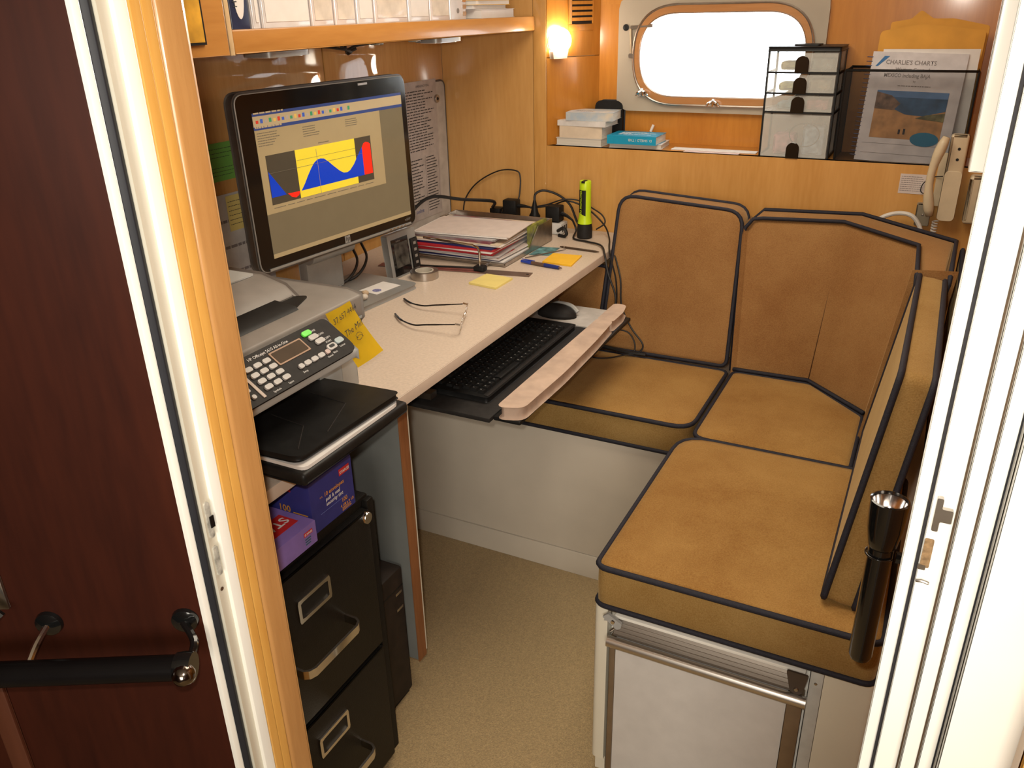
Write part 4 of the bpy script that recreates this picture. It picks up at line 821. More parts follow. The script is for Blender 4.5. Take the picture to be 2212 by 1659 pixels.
for i, (a, w) in enumerate(((0.187, 0.010), (0.200, 0.013), (0.216, 0.013), (0.232, 0.013), (0.249, 0.009))): pbox('menu_button', a, a + w, 0.0145, 0.0225, BTN if i < 4 else mat('pink_button', (0.5, 0.38, 0.35), 0.4), 0.003, 0.0035)
pbox('fax_button', 0.243, 0.262, 0.0585, 0.0675, mat('lit_green_button', (0.12, 0.62, 0.06), 0.4, emit=0.35), 0.003, 0.004); pbox('scan_button', 0.247, 0.266, 0.0475, 0.0565, BTN, 0.003, 0.004); pbox('copy_button', 0.251, 0.270, 0.0365, 0.0455, BTN, 0.003, 0.004)
pbox('black_start_button', 0.259, 0.279, 0.0175, 0.0285, BTN, 0.003, 0.005); pbox('button_centre', 0.2635, 0.2745, 0.021, 0.026, BLK, 0.0036, 0.002); pbox('colour_start_button', 0.282, 0.300, 0.0215, 0.0315, mat('sky_button', (0.36, 0.44, 0.46), 0.4), 0.003, 0.005)
pbox('keypad_divider', 0.098, 0.103, 0.004, 0.056, mat('cream_strip', (0.5, 0.42, 0.36), 0.5), 0.0012, 0.001)
for r in range(4):
    for c in range(2): pbox('speed_dial_button', 0.07 + c * 0.012, 0.077 + c * 0.012, 0.046 - r * 0.0125, 0.053 - r * 0.0125, BTN, 0.003, 0.0033)
def ptext(s, a, b, size=0.0062): text('caption', s, size, Fr(FPN.p(a, b, 0), FPN.u, FPN.v), WINK, cp, cn + 0.0004)
ptext('HP Officejet 5610 All-in-One', 0.128, 0.0645, 0.0072)
for s, a, b in (('FAX', 0.264, 0.061), ('SCAN', 0.268, 0.050), ('COPY', 0.272, 0.039)): ptext(s, a, b, 0.0052)
for s, a, b in (('Setup', 0.186, 0.007), ('Cancel', 0.246, 0.009), ('Black', 0.262, 0.011), ('Colour', 0.283, 0.0155), ('Space', 0.150, 0.0035), ('Symbols', 0.118, 0.003), ('START', 0.268, 0.0325)): ptext(s, a, b, 0.0046)
# trays
box('paper_tray', -0.885, -0.716, 0.750, 1.014, DZ + 0.023, DZ + 0.044, BLK, pr, bev=0.007, seg=3)
ppr = prism('loaded_paper', rounded([(-0.884, 0.760), (-0.7215, 0.760), (-0.7215, 1.000), (-0.884, 1.000)], [0.001, 0.012, 0.02, 0.001], 4), DZ + 0.0442, DZ + 0.0495, WHITEP, pr)
prism('output_lid', rounded([(-0.884, 0.755), (-0.733, 0.763), (-0.725, 1.000), (-0.884, 0.992)], [0.002, 0.014, 0.010, 0.002], 4), DZ + 0.054, DZ + 0.064, BLK, pr, bev=0.003)
box('lid_hinge', -0.8845, -0.84, 0.79, 0.98, DZ + 0.0496, DZ + 0.0539, BLK, pr)
for pts in ([(-0.76, 0.80), (-0.80, 0.86), (-0.87, 0.87)], [(-0.755, 0.86), (-0.79, 0.95), (-0.87, 0.96)]): tube('embossed_rib', [(x + 0.012, y - 0.02, DZ + 0.064) for x, y in pts], 0.0012, CHAR, pr, k=5)
# yellow note stuck on the printer
nt_ = thing('sticky_note', (-0.845, 1.05, 0.85), 'bright yellow handwritten sticky note hanging from the printer', 'sticky note')
bm = bmesh.new(); rows = []
NN = 8
for i in range(NN + 1):
    s = i / NN; zz = 0.948 - 0.104 * s; cx = -0.8590 + 0.034 * s ** 1.3
    rows.append([bm.verts.new((cx + 0.002 * (j == 1) + 0.006 * s * s * (j - 1), 1.003 + 0.034 * s + j * (0.033 - 0.003 * s), zz + 0.012 * (j / 2.0) * (0.2 + 0.8 * s) - (0.0))) for j in range(3)])
for A, B in zip(rows, rows[1:]):
    for j in range(2): bm.faces.new((A[j], A[j + 1], B[j + 1], B[j]))
g = bmesh.ops.solidify(bm, geom=bm.faces[:], thickness=0.0006)
finish('paper', bm, YNOTE, nt_, 'auto')
FN = Fr((-0.8515, 1.010, 0.927), (0, 1, 0.16), (-0.33, -0.3, 1)); FN = Fr(FN.o, FN.u, FN.v - FN.u * FN.v.dot(FN.u))
text('handwriting', '37 657 4464', 0.0125, FN, INK, nt_, 0.0032, shear=0.2)
FN2 = Fr((-0.842, 1.024, 0.901), FN.u, FN.v); text('handwriting', 'The Mill', 0.0150, FN2, INK, nt_, 0.0032, shear=0.3)
tube('scribble', [FN2.p(0.030 + 0.008 * math.cos(a), -0.017 + 0.005 * math.sin(a) + 0.0008 * a, 0.0035) for a in [k * 0.5 for k in range(22)]], 0.0004, INK, nt_, k=4)
# papers lying between printer and monitor
cp2 = prism('crumpled_slip', [(-1.27, 1.27), (-1.20, 1.24), (-1.13, 1.30), (-1.17, 1.36), (-1.25, 1.35)], DZ + 0.0003, DZ + 0.004, WHITEP); tag(cp2, 'small white paper slip between printer and monitor stand', 'paper slip')

# ------------------------------------------------------------------ filing cabinet and its boxes
fc = thing('filing_cabinet', (-1.0, 0.80, 0), 'black steel two drawer filing cabinet with chrome handles', 'filing cabinet')
CXF = -0.785; CT = 0.628
box('body', -1.24, CXF - 0.018, 0.60, 0.99, 0.012, CT, BLKM, fc, bev=0.003); box('plinth', -1.23, CXF - 0.03, 0.61, 0.98, 0.0, 0.012, BLK, fc)
box('stile', CXF - 0.0179, CXF - 0.006, 0.972, 0.990, 0.03, CT - 0.004, BLKM, fc, bev=0.002)
FCF = Fr((CXF, 0, 0), (0, 1, 0), (0, 0, 1), (1, 0, 0))
for z0, z1, zl, zh in ((0.318, 0.612, 0.536, 0.447), (0.030, 0.308, 0.241, 0.152)):
    dr = box('drawer', 0.604, 0.968, z0, z1, -0.0178, 0.0, BLKM, fc, fr=FCF, bev=0.003)
    lh = loopring('label_holder', by_angle(rrect(0.766, 0.846, zl - 0.022, zl + 0.022, 0.0015, 2), 48, (0.806, zl)), by_angle(rrect(0.7725, 0.8395, zl - 0.0155, zl + 0.0155, 0.0005, 2), 48, (0.806, zl)), 0.0002, 0.003, CHROME, dr, FCF)
    box('label_card', 0.771, 0.841, zl - 0.017, zl + 0.017, 0.0002, 0.001, BLK, dr, fr=FCF)
    hp = [FCF.p(0.735, zh, 0.0), FCF.p(0.735, zh, 0.024), FCF.p(0.740, zh, 0.032), FCF.p(0.750, zh, 0.036), FCF.p(0.858, zh, 0.036), FCF.p(0.868, zh, 0.032), FCF.p(0.873, zh, 0.024), FCF.p(0.873, zh, 0.0)]
    bm = bmesh.new(); R = []
    for i, p in enumerate(hp):
        t_ = (hp[min(i + 1, 7)] - hp[max(i - 1, 0)]).normalized(); side = t_.cross(V(0, 0, 1)).normalized() * 0.0022
        R.append([bm.verts.new(p + side + V(0, 0, 0.008)), bm.verts.new(p - side + V(0, 0, 0.008)), bm.verts.new(p - side - V(0, 0, 0.008)), bm.verts.new(p + side - V(0, 0, 0.008))])
    for A, B in zip(R, R[1:]):
        for j in range(4): bm.faces.new((A[j], A[(j + 1) % 4], B[(j + 1) % 4], B[j]))
    bm.faces.new(R[0]); bm.faces.new(R[-1][::-1]); finish('handle', bm, CHROME, dr, 'auto')
lathe('lock', [(0.012, 0), (0.012, 0.006), (0.010, 0.009), (0.003, 0.0095)], CHROME, (CXF - 0.004, 0.9585, 0.600), (1, 0, 0), fc, 20)
# envelope cartons
cbx = thing('envelope_box', (-0.91, 0.90, CT), 'indigo envelope carton on the filing cabinet under the desk', 'carton', 'envelope cartons on the filing cabinet')
box('carton', -1.035, -0.802, 0.846, 0.956, CT + 0.0003, 0.7225, BOXNAVY, cbx, bev=0.0012)
FB1 = Fr((-0.8018, 0.846, CT), (0, 1, 0), (0, 0, 1), (1, 0, 0)); FB2 = Fr((-1.035, 0.8458, CT), (1, 0, 0), (0, 0, 1), (0, -1, 0))
def label_box(fr, a0, a1, b0, b1, s, size, par):
    box('red_label', a0, a1, b0, b1, 0.0002, 0.0005, BOXRED, par, fr=fr); text('label_letters', s, size, Fr(fr.p(a0 + (a1 - a0) * 0.06, b0 + (b1 - b0) * 0.25, 0), fr.u, fr.v), WINK, par, 0.0008, bold=0.0002)
label_box(FB1, 0.075, 0.102, 0.071, 0.083, 'STAPLES', 0.0068, cbx)
text('print', 'no.', 0.006, Fr(FB1.p(0.022, 0.057, 0), FB1.u, FB1.v), OINK, cbx, 0.0006); text('print', '10 envelopes', 0.0105, Fr(FB1.p(0.033, 0.055, 0), FB1.u, FB1.v), OINK, cbx, 0.0006, bold=0.0002, squash=0.93)
text('print', 'pull & seal', 0.0095, Fr(FB1.p(0.036, 0.045, 0), FB1.u, FB1.v), WINK, cbx, 0.0006, bold=0.0002, squash=0.95); text('print', 'security tint', 0.0095, Fr(FB1.p(0.036, 0.036, 0), FB1.u, FB1.v), WINK, cbx, 0.0006, bold=0.0002, squash=0.95)
box('print_rule', 0.02, 0.09, 0.0285, 0.029, 0.0002, 0.0005, mat('pale_blue_ink', (0.2, 0.25, 0.6), 0.7), cbx, fr=FB1)
text('print', '100', 0.010, Fr(FB1.p(0.074, 0.021, 0), FB1.u, FB1.v), OINK, cbx, 0.0006, bold=0.0002); text('print', '4 1/8 x 9 1/2', 0.0068, Fr(FB1.p(0.070, 0.0125, 0), FB1.u, FB1.v), OINK, cbx, 0.0006, bold=0.0002); printed('print', Fr(FB1.p(0.074, 0.002, 0), FB1.u, FB1.v), OINK, cbx, 0.028, 0.010, 3, 0.35)
label_box(FB2, 0.140, 0.195, 0.073, 0.088, 'STAPLES', 0.0125, cbx); text('print', '100', 0.017, Fr(FB2.p(0.165, 0.034, 0), FB2.u, FB2.v), OINK, cbx, 0.0006, bold=0.0003); box('print_rule', 0.195, 0.225, 0.034, 0.036, 0.0002, 0.0005, OINK, cbx, fr=FB2)
pbx = thing('envelope_box', (-0.89, 0.77, CT), 'low violet carton in front of the indigo carton', 'carton', 'envelope cartons on the filing cabinet')
box('carton', -0.99, -0.789, 0.690, 0.838, CT + 0.0003, 0.668, BOXPURP, pbx, bev=0.0012)
FT1 = Fr((-0.789, 0.838, 0.668), (0, -1, 0), (1, 0, 0), (0, 0, 1))
box('red_label', 0.014, 0.11, -0.062, -0.022, 0.0002, 0.0005, BOXRED, pbx, fr=FT1); text('label_letters', 'STAPLES', 0.026, Fr(FT1.p(0.018, -0.052, 0), FT1.u, FT1.v), WINK, pbx, 0.0008, bold=0.0005)
FF1 = Fr((-0.7888, 0.690, CT), (0, 1, 0), (0, 0, 1), (1, 0, 0)); label_box(FF1, 0.118, 0.138, 0.024, 0.031, 'STAPLES', 0.0048, pbx); printed('print', Fr(FF1.p(0.120, 0.004, 0), FF1.u, FF1.v), mat('teal_ink', (0.03, 0.14, 0.16), 0.7), pbx, 0.014, 0.018, 3, 0.4)
# dark carton standing beside the cabinet
sbx = thing('dark_case', (-1.0, 1.07, 0), 'dark brown case on the carpet beside the filing cabinet', 'case')
box('case', -1.20, -0.862, 0.995, 1.150, 0.012, 0.345, BLKB, sbx, bev=0.006); box('foot_frame', -1.19, -0.87, 1.0, 1.145, 0.0, 0.012, BLK, sbx)
for z in (0.285, 0.245): box('tag', 1.118, 1.140, z, z + 0.006, 0.0002, 0.001, STEEL, sbx, fr=Fr((-0.862, 0, 0), (0, 1, 0), (0, 0, 1), (1, 0, 0)))
box('lid_line', -0.8622, -0.8612, 1.0, 1.145, 0.300, 0.3025, BLK, sbx)
for y in (1.05, 1.065): lathe('rivet', [(0.002, 0), (0.0015, 0.001)], STEEL, (-0.862, y, 0.19), (1, 0, 0), sbx, 8)

# ================================================================== upper shelf and cabinet
uc = thing('wall_cabinet', (-1.27, 0.85, 1.335), 'honey wood overhead cabinet with a pale edge strip beside the shelf', 'cabinet')
box('body', -1.4265, -1.1225, 0.551, 1.134, 1.335, CEIL - 0.001, W_SHELF, uc); box('door', -1.1223, -1.108, 0.56, 1.133, 1.335, CEIL - 0.01, W_SHELF, uc, bev=0.001)
box('edge_strip', -1.4265, -1.107, 1.1341, 1.1445, 1.334, CEIL - 0.001, mat('pale_edge', (0.62, 0.44, 0.24), 0.4), uc, bev=0.001)
pf = thing('framed_picture', (-1.105, 1.02, 1.356), 'yellow picture with a thin black frame on the overhead cabinet', 'picture')
box('frame', -1.1079, -1.103, 0.90, 1.080, 1.354, 1.60, BLK, pf); box('print', -1.1029, -1.1022, 0.904, 1.076, 1.358, 1.596, mat('golden_print', (0.62, 0.33, 0.03), 0.4, var=0.2, scale=18), pf)
ws_ = thing('wall_shelf', (-1.27, 1.75, 1.335), 'thick honey wood bookshelf above the monitor', 'shelf')
box('board', -1.4265, -1.126, 1.1455, 2.3435, 1.348, 1.3735, W_SHELF, ws_); box('front_rail', -1.1258, -1.108, 1.1455, 2.3435, 1.335, 1.3745, W_SHELF, ws_, bev=0.003)
SHZ = 1.3737
PEARL = mat('pearl_vinyl', (0.66, 0.60, 0.58), 0.25, var=0.05, scale=10, coat=0.6, coat_r=0.05); PEARL2 = mat('white_vinyl', (0.64, 0.63, 0.64), 0.22, var=0.03, coat=0.6)
CLR = mat('clear_sleeve', (0.72, 0.66, 0.58), 0.12, var=0.08, scale=25, coat=1.0, coat_r=0.03, bump=0.4, bscale=14)
def binder(y0, y1, m, lab, x=-1.165, sleeve=True, h=0.29):
    t = thing('ring_binder', (x - 0.1, (y0 + y1) / 2, SHZ), lab, 'binder', 'binders on the wall shelf')
    for yy in (y0, y1 - 0.003): box('cover', x - 0.235, x - 0.004, yy, yy + 0.003, SHZ, SHZ + h, m, t)
    prism('spine', rounded([(x - 0.006, y0), (x, y0 + 0.004), (x, y1 - 0.004), (x - 0.006, y1)], 0.002, 2), SHZ, SHZ + h, m, t)
    box('pages', x - 0.225, x - 0.012, y0 + 0.004, y1 - 0.004, SHZ + 0.012, SHZ + h - 0.012, WHITEP, t)
    if sleeve: box('label_sleeve', x + 0.0001, x + 0.0012, y0 + 0.008, y1 - 0.008, SHZ + 0.010, SHZ + h - 0.02, CLR if m is PEARL else WHITEP, t)
    return t
nb_ = binder(1.205, 1.256, mat('navy_vinyl', (0.02, 0.03, 0.075), 0.3), 'navy binder with a white oval at the end of the shelf', sleeve=False)
FNB = Fr((-1.1650, 1.2305, 1.445), (0, 1, 0), (0, 0, 1), (1, 0, 0))
prism('oval_label', [(0.014 * math.cos(a), 0.055 * math.sin(a)) for a in [k * 6.28318 / 28 for k in range(28)]], 0.0002, 0.0008, WHITEP, nb_, FNB); text('label_letters', 'HS', 0.016, Fr(FNB.p(-0.006, -0.036, 0), (0, 0, 1), (0, -1, 0)), INK, nb_, 0.0012)
binder(1.260, 1.283, PEARL2, 'slim white binder next to the navy binder'); binder(1.287, 1.425, PEARL2, 'widest white binder on the shelf')
binder(1.429, 1.500, PEARL, 'cream white binder with a narrow clear sleeve beside the widest binder'); binder(1.504, 1.575, PEARL, 'cream white binder fourth of the pale row')
binder(1.579, 1.640, PEARL2, 'bright white binder in the middle of the shelf'); binder(1.644, 1.775, PEARL, 'broad cream binder with shiny clear sleeve'); binder(1.779, 1.870, PEARL2, 'medium white binder beyond the broad cream one'); binder(1.874, 1.965, PEARL, 'last full cream binder before the slim ring folder')
rb = binder(1.969, 2.05, PEARL2, 'ring folder with chrome finger holes on its spine', sleeve=False); 
for i in range(5): prism('finger_slot', rrect(2.028, 2.046, SHZ + 0.008 + i * 0.016, SHZ + 0.018 + i * 0.016, 0.003, 3), 0.0002, 0.001, CHROME, rb, Fr((-1.165, 0, 0), (0, 1, 0), (0, 0, 1), (1, 0, 0)))
lathe('finger_ring', [(0.006, 0), (0.006, 0.001)], GREYP, (-1.165, 2.005, SHZ + 0.02), (1, 0, 0), rb, 16)
z = SHZ + 0.0002
for th, m, lab in ((0.022, WHITEP, 'thick white paperback at the bottom of the shelf end stack'), (0.010, GREYPAP, 'grey booklet second in the shelf end stack'), (0.012, OYNOTE, 'yellow book in the shelf end stack'), (0.015, WHITEP, 'white book on the shelf end stack'), (0.012, GREYPAP, 'grey book on top of the shelf end stack')):
    b = thing('stacked_book', (-1.24, 2.2, z), lab, 'book', 'books stacked at the shelf end'); j = random.uniform(-0.012, 0.012)
    box('page_block', -1.33, -1.158 + j, 2.085 + j, 2.275 + j, z + 0.001, z + th - 0.0012, WHITEP, b); box('cover', -1.332, -1.156 + j, 2.083 + j, 2.277 + j, z, z + 0.001, m, b); box('cover', -1.332, -1.156 + j, 2.083 + j, 2.277 + j, z + th - 0.0012, z + th - 0.0002, m, b); z += th
# small lamps and leads under the shelf
for i, y in enumerate((1.30, 1.885)):
    u = thing('under_shelf_light', (-1.15, y, 1.328), ['slim silver light under the shelf above the monitor', 'slim silver light under the far end of the shelf'][i], 'light', 'lights under the shelf')
    prism('housing', rrect(-1.19, -1.118, y - 0.06, y + 0.06, 0.02, 4), 1.325, 1.3345, SILV, u); prism('lens', rrect(-1.182, -1.126, y - 0.05, y + 0.05, 0.016, 4), 1.3235, 1.3249, CLR, u)
    box('spacer', -1.18, -1.13, y - 0.03, y + 0.03, 1.3346, 1.3479, BLK, u)
cable([(-1.14, 1.375, 1.338), (-1.135, 1.43, 1.334), (-1.125, 1.47, 1.328), (-1.14, 1.50, 1.326), (-1.135, 1.53, 1.333), (-1.14, 1.62, 1.336), (-1.15, 1.72, 1.338), (-1.15, 1.825, 1.337)], 0.0028, 'dark lead clipped under the front of the shelf')
cw = thing('cable_clip', (-1.13, 1.49, 1.325), 'tangle of dark tape holding the lead under the shelf', 'clip')
for p in (((-1.135, 1.47, 1.333), (-1.12, 1.485, 1.322), (-1.14, 1.50, 1.318)), ((-1.13, 1.48, 1.334), (-1.14, 1.495, 1.320), (-1.125, 1.51, 1.328))): tube('tie', p, 0.003, BLKB, cw)
for i, y in enumerate((1.60, 1.75)):
    tag(box('adhesive_clip', -1.155, -1.13, y, y + 0.018, 1.330, 1.3478, mat('clear_clip', (0.6, 0.55, 0.45), 0.3), bev=0.002), ['pale adhesive cable clip under the middle of the shelf', 'pale adhesive cable clip nearer the shelf end'][i], 'clip', 'clips under the shelf')

# ------------------------------------------------------------------ notes, papers and board on the left wall
FL = Fr((-1.4268, 0, 0), (0, 1, 0), (0, 0, 1), (1, 0, 0))
def wallnote(name, a0, a1, b0, b1, m, lab, cat, ink, lines, off=0.0, tilt=0.0):
    t = thing(name, FL.p((a0 + a1) / 2, b0, off), lab, cat)
    fr = Fr(FL.p(a0, b0, off), (0, 1, tilt), (0, -tilt, 1), (1, 0, 0))
    box('sheet', 0, a1 - a0, 0, b1 - b0, 0.0004, 0.0010, m, t, fr=fr); printed('writing', Fr(fr.p(0.004, 0.004, 0.001), fr.u, fr.v), ink, t, (a1 - a0) - 0.008, (b1 - b0) - 0.008, lines, 0.11); return t
wallnote('sticky_note', 1.345, 1.442, 1.098, 1.142, GNOTE, 'upper green handwritten note stuck to the wall beside the monitor', 'sticky note', INK, 3, 0.0012); wallnote('sticky_note', 1.347, 1.444, 1.060, 1.100, GNOTE, 'lower green handwritten note overlapping the upper one', 'sticky note', INK, 3)
wallnote('wall_paper_sheet', 1.335, 1.50, 0.785, 1.030, mat('pale_sheet', (0.56, 0.55, 0.54), 0.8), 'white paper sheet pinned behind the monitor', 'paper', INKG, 3); wallnote('sticky_note', 1.375, 1.462, 0.945, 1.025, YPALE, 'pale yellow handwritten note on the pinned white sheet', 'sticky note', INK, 6, 0.0014)
hb_ = thing('usb_hub', (-1.42, 1.447, 0.895), 'small black hub on the wall at the monitor edge', 'hub')
box('case', -1.4255, -1.405, 1.436, 1.462, 0.893, 0.946, BLK, hb_, bev=0.003)
for i in range(3): box('port', -1.4049, -1.4043, 1.444, 1.454, 0.902 + i * 0.014, 0.908 + i * 0.014, GREYP, hb_)
# white board with a printed list held by a magnet
wb = thing('white_board', (-1.42, 2.24, DZ), 'white board with dark edge leaning on the wall behind the monitor', 'board')
prism('board', rrect(2.02, 2.340, DZ + 0.003, 1.197, 0.022), 0.0, 0.006, mat('white_enamel', (0.50, 0.48, 0.46), 0.3), wb, FL)
bm = bmesh.new(); bm_tube(bm, [FL.p(a, b, 0.004) for a, b in rrect(2.019, 2.341, DZ + 0.0035, 1.198, 0.023)], 0.0035, 6, True); finish('edge_trim', bm, mat('dark_grey_trim', (0.10, 0.09, 0.085), 0.5), wb, True)
pl_ = thing('printed_list', FL.p(2.20, 0.80, 0.007), 'long printed sheet of small text held on the white board', 'printed sheet')
box('sheet', 2.075, 2.288, 0.80, 1.206, 0.0065, 0.0072, mat('list_paper', (0.47, 0.43, 0.42), 0.8), pl_, fr=FL)
FLL = Fr(FL.p(2.085, 0.81, 0.0072), FL.u, FL.v)
printed('print', Fr(FLL.p(0, 0.19, 0), FLL.u, FLL.v), INK, pl_, 0.185, 0.185, 22, 0.32); printed('print', Fr(FLL.p(0.125, 0.0, 0), FLL.u, FLL.v), INK, pl_, 0.066, 0.18, 20, 0.32); printed('print', Fr(FLL.p(0.0, 0.03, 0), FLL.u, FLL.v), INK, pl_, 0.11, 0.15, 15, 0.32)
for a in (0.118, 0.194): box('table_rule', a, a + 0.0006, 0.0, 0.18, 0.0002, 0.0005, INKG, pl_, fr=FLL)
text('heading', 'EMERGENCY CALL', 0.009, Fr(FLL.p(0.09, 0.378, 0), FLL.u, FLL.v), INK, pl_, 0.0004); text('logo_letters', 'online', 0.018, Fr(FLL.p(0.05, 0.012, 0), FLL.u, FLL.v), INKB, pl_, 0.0004)
mg = thing('magnet', FL.p(2.286, 1.148, 0.007), 'round steel magnet holding the printed sheet', 'magnet'); lathe('disc', [(0.012, 0), (0.0125, 0.003), (0.011, 0.006)], STEEL, FL.p(2.286, 1.148, 0.0074), (1, 0, 0), mg, 20)
lathe('cap', [(0.005, 0), (0.003, 0.002)], CHAR, FL.p(2.286, 1.148, 0.0135), (1, 0, 0), mg, 14)

# ================================================================== window ledge
LZ = 1.0167
def book(x0, x1, y0, y1, z, th, cover, lab, rot=0.0, group='books stacked on the window ledge', spine='front', pages=None):
    cx, cy = (x0 + x1) / 2, (y0 + y1) / 2; fr = rotz((cx, cy, z), rot); hx, hy = (x1 - x0) / 2, (y1 - y0) / 2
    b = thing('paperback_book', (cx, cy, z), lab, 'book', group); pg = pages or mat('page_edge', (0.66, 0.62, 0.54), 0.85, var=0.06, stretch=(1, 1, 60), scale=12)
    box('page_block', -hx + 0.002, hx - 0.002, -hy + 0.002, hy - 0.001, 0.0012, th - 0.0012, pg, b, fr=fr)
    box('cover', -hx, hx, -hy, hy, 0.0002, 0.0011, cover, b, fr=fr); box('cover', -hx, hx, -hy, hy, th - 0.0011, th - 0.0001, cover, b, fr=fr)
    if spine == 'front': box('spine', -hx, hx, -hy, -hy + 0.0012, 0.0012, th - 0.0012, cover, b, fr=fr)
    return b, fr, hx, hy
WCOV = mat('white_cover', (0.68, 0.66, 0.64), 0.4); z = LZ
book(-1.050, -0.903, 2.362, 2.455, z, 0.022, WCOV, 'bottom white paperback of the ledge stack', -1, spine=None); z += 0.022
book(-1.040, -0.905, 2.364, 2.460, z, 0.034, CREAMP, 'thick cream paperback second in the ledge stack', 1, spine='front'); z += 0.034
book(-1.045, -0.890, 2.362, 2.462, z, 0.016, WCOV, 'white paperback under the top books of the ledge stack', -2, spine='front'); z += 0.016
b, fr, hx, hy = book(-1.022, -0.878, 2.366, 2.462, z, 0.024, mat('blue_cream_cover', (0.62, 0.56, 0.46), 0.35, var=0.1, scale=30, col2=(0.3, 0.42, 0.55)), 'topmost paperback with blue edged cover on the ledge stack', 5, spine='front'); z += 0.021
text('title', 'Pacific', 0.022, Fr(fr.p(-0.05, -0.02, 0.024), fr.u, fr.v), INK, b, 0.0003, shear=0.2)
b, fr, hx, hy = book(-0.885, -0.728, 2.368, 2.475, LZ, 0.013, WCOV, 'white booklet under the bright blue paperback', 4, group='books lying beside the ledge stack', spine=None)
b, fr, hx, hy = book(-0.883, -0.735, 2.352, 2.452, LZ + 0.013, 0.024, mat('cyan_cover', (0.01, 0.30, 0.50), 0.35, var=0.04), 'bright blue paperback lying beside the ledge stack', 0, group='books lying beside the ledge stack')
text('spine_letters', 'D. SHIELD / TAB', 0.010, Fr(fr.p(hx - 0.012, -hy - 0.0001, 0.016), (-1, 0, 0), (0, 0, -1)), mat('pale_ink', (0.7, 0.7, 0.6), 0.6), b, 0.0003); printed('cover_print', Fr(fr.p(-0.05, -0.03, 0.024), fr.u, fr.v), WINK, b, 0.11, 0.06, 5, 0.3, jag=0.7)
ec = thing('eyeglass_case', (-0.99, 2.474, LZ), 'black rounded case behind the stack of books on the ledge', 'case'); 
prism('shell', rrect(-0.962, -0.884, LZ + 0.0003, LZ + 0.116, 0.018), 2.467, 2.494, BLK, ec, Fr((0, 0, 0), (1, 0, 0), (0, 0, 1), (0, 1, 0)), bev=0.005)
t = thing('marker_pen', (-0.80, 2.482, LZ), 'small white capped marker leaning on the wall behind the blue book', 'marker'); tube('barrel', [(-0.806, 2.477, LZ + 0.004), (-0.796, 2.490, LZ + 0.032)], 0.0035, CHAR, t); tube('cap', [(-0.796, 2.490, LZ + 0.032), (-0.789, 2.4935, LZ + 0.052)], 0.0042, WHITEP, t)
tag(box('paper_strip', -0.70, -0.46, 2.385, 2.425, LZ + 0.0002, LZ + 0.0015, WHITEP, fr=WORLD), 'long white paper strip lying on the window ledge', 'paper strip'); 
tag(box('paper_slip', -0.655, -0.50, 2.355, 2.38, LZ + 0.0002, LZ + 0.001, mat('pink_slip', (0.62, 0.48, 0.45), 0.8)), 'pinkish slip in front of the white paper strip', 'paper slip')
# drawer tower
dw = thing('drawer_tower', (-0.355, 2.42, LZ), 'black framed tower of four clear plastic drawers on the ledge', 'drawer unit')
DX0, DX1, DY0, DY1 = -0.447, -0.268, 2.352, 2.49
for x in (DX0, DX1 - 0.004): 
    box('side_frame', x, x + 0.004, DY0 + 0.006, DY0 + 0.018, LZ, 1.281, BLK, dw); box('side_frame', x, x + 0.004, DY1 - 0.012, DY1, LZ, 1.281, BLK, dw); box('side_window', x + 0.001, x + 0.003, DY0 + 0.018, DY1 - 0.012, LZ, 1.281, CLEAR, dw)
    for zz in (LZ, 1.1275, 1.1745, 1.2255): box('side_rail', x, x + 0.004, DY0 + 0.018, DY1 - 0.012, zz, zz + 0.006, BLK, dw)
prism('top', rrect(DX0, DX1, DY0, DY1, 0.006), 1.281, 1.292, BLK, dw, bev=0.003); box('back', DX0 + 0.004, DX1 - 0.004, DY1 - 0.003, DY1, LZ, 1.281, CLEAR, dw)
prism('top_handle', rrect(-0.39, -0.325, 2.39, 2.45, 0.01), 1.2921, 1.296, BLK, dw)
CONT = [[(0.5, 0.42, 0.12), (0.2, 0.22, 0.18)], [(0.5, 0.48, 0.15), (0.3, 0.25, 0.15)], [(0.15, 0.25, 0.28), (0.45, 0.15, 0.14)], [(0.55, 0.25, 0.28), (0.3, 0.4, 0.5)]]
for i, (z0, z1) in enumerate(((1.2325, 1.277), (1.1815, 1.2245), (1.1345, 1.1735), (LZ + 0.002, 1.1265))):
    d = box('drawer', DX0 + 0.006, DX1 - 0.006, DY0, DY0 + 0.002, z0, z1, CLEAR, dw)
    box('drawer_floor', DX0 + 0.006, DX1 - 0.006, DY0 + 0.002, DY1 - 0.006, z0, z0 + 0.002, CLEAR, d); box('shelf_edge', DX0 + 0.004, DX1 - 0.004, DY0 + 0.003, DY0 + 0.009, z0 - 0.005, z0 - 0.001, BLK, d)
    kx = -0.358; kz = z0 + 0.001
    prism('knob', [(kx - 0.013, kz)] + [(kx + 0.013 * math.cos(a), kz + 0.021 + 0.013 * math.sin(a)) for a in [math.pi - k * math.pi / 10 for k in range(11)]] + [(kx + 0.013, kz)], 0.0003, 0.010, BLKG, d, Fr((0, DY0, 0), (1, 0, 0), (0, 0, 1), (0, -1, 0)), bev=0.003)
    for j, c in enumerate(CONT[i]):
        cc = mat('content%d%d' % (i, j), c, 0.6, var=0.2, scale=60); x = DX0 + 0.03 + j * 0.075; hh = (z1 - z0) * (0.5 + 0.2 * j)
        box('contents', x, x + 0.055, DY0 + 0.03, DY0 + 0.09, z0 + 0.0022, z0 + hh, cc, d, bev=0.006)
bm = bmesh.new(); bm_tube(bm, [Vector((-0.335 + 0.038 * math.cos(a), DY0 + 0.012 + 0.004 * math.sin(2 * a), 1.075 + 0.030 * math.sin(a))) for a in [k * 6.28318 / 24 for k in range(24)]], 0.0015, 5, True); finish('coiled_lead', bm, CORD, dw, True)
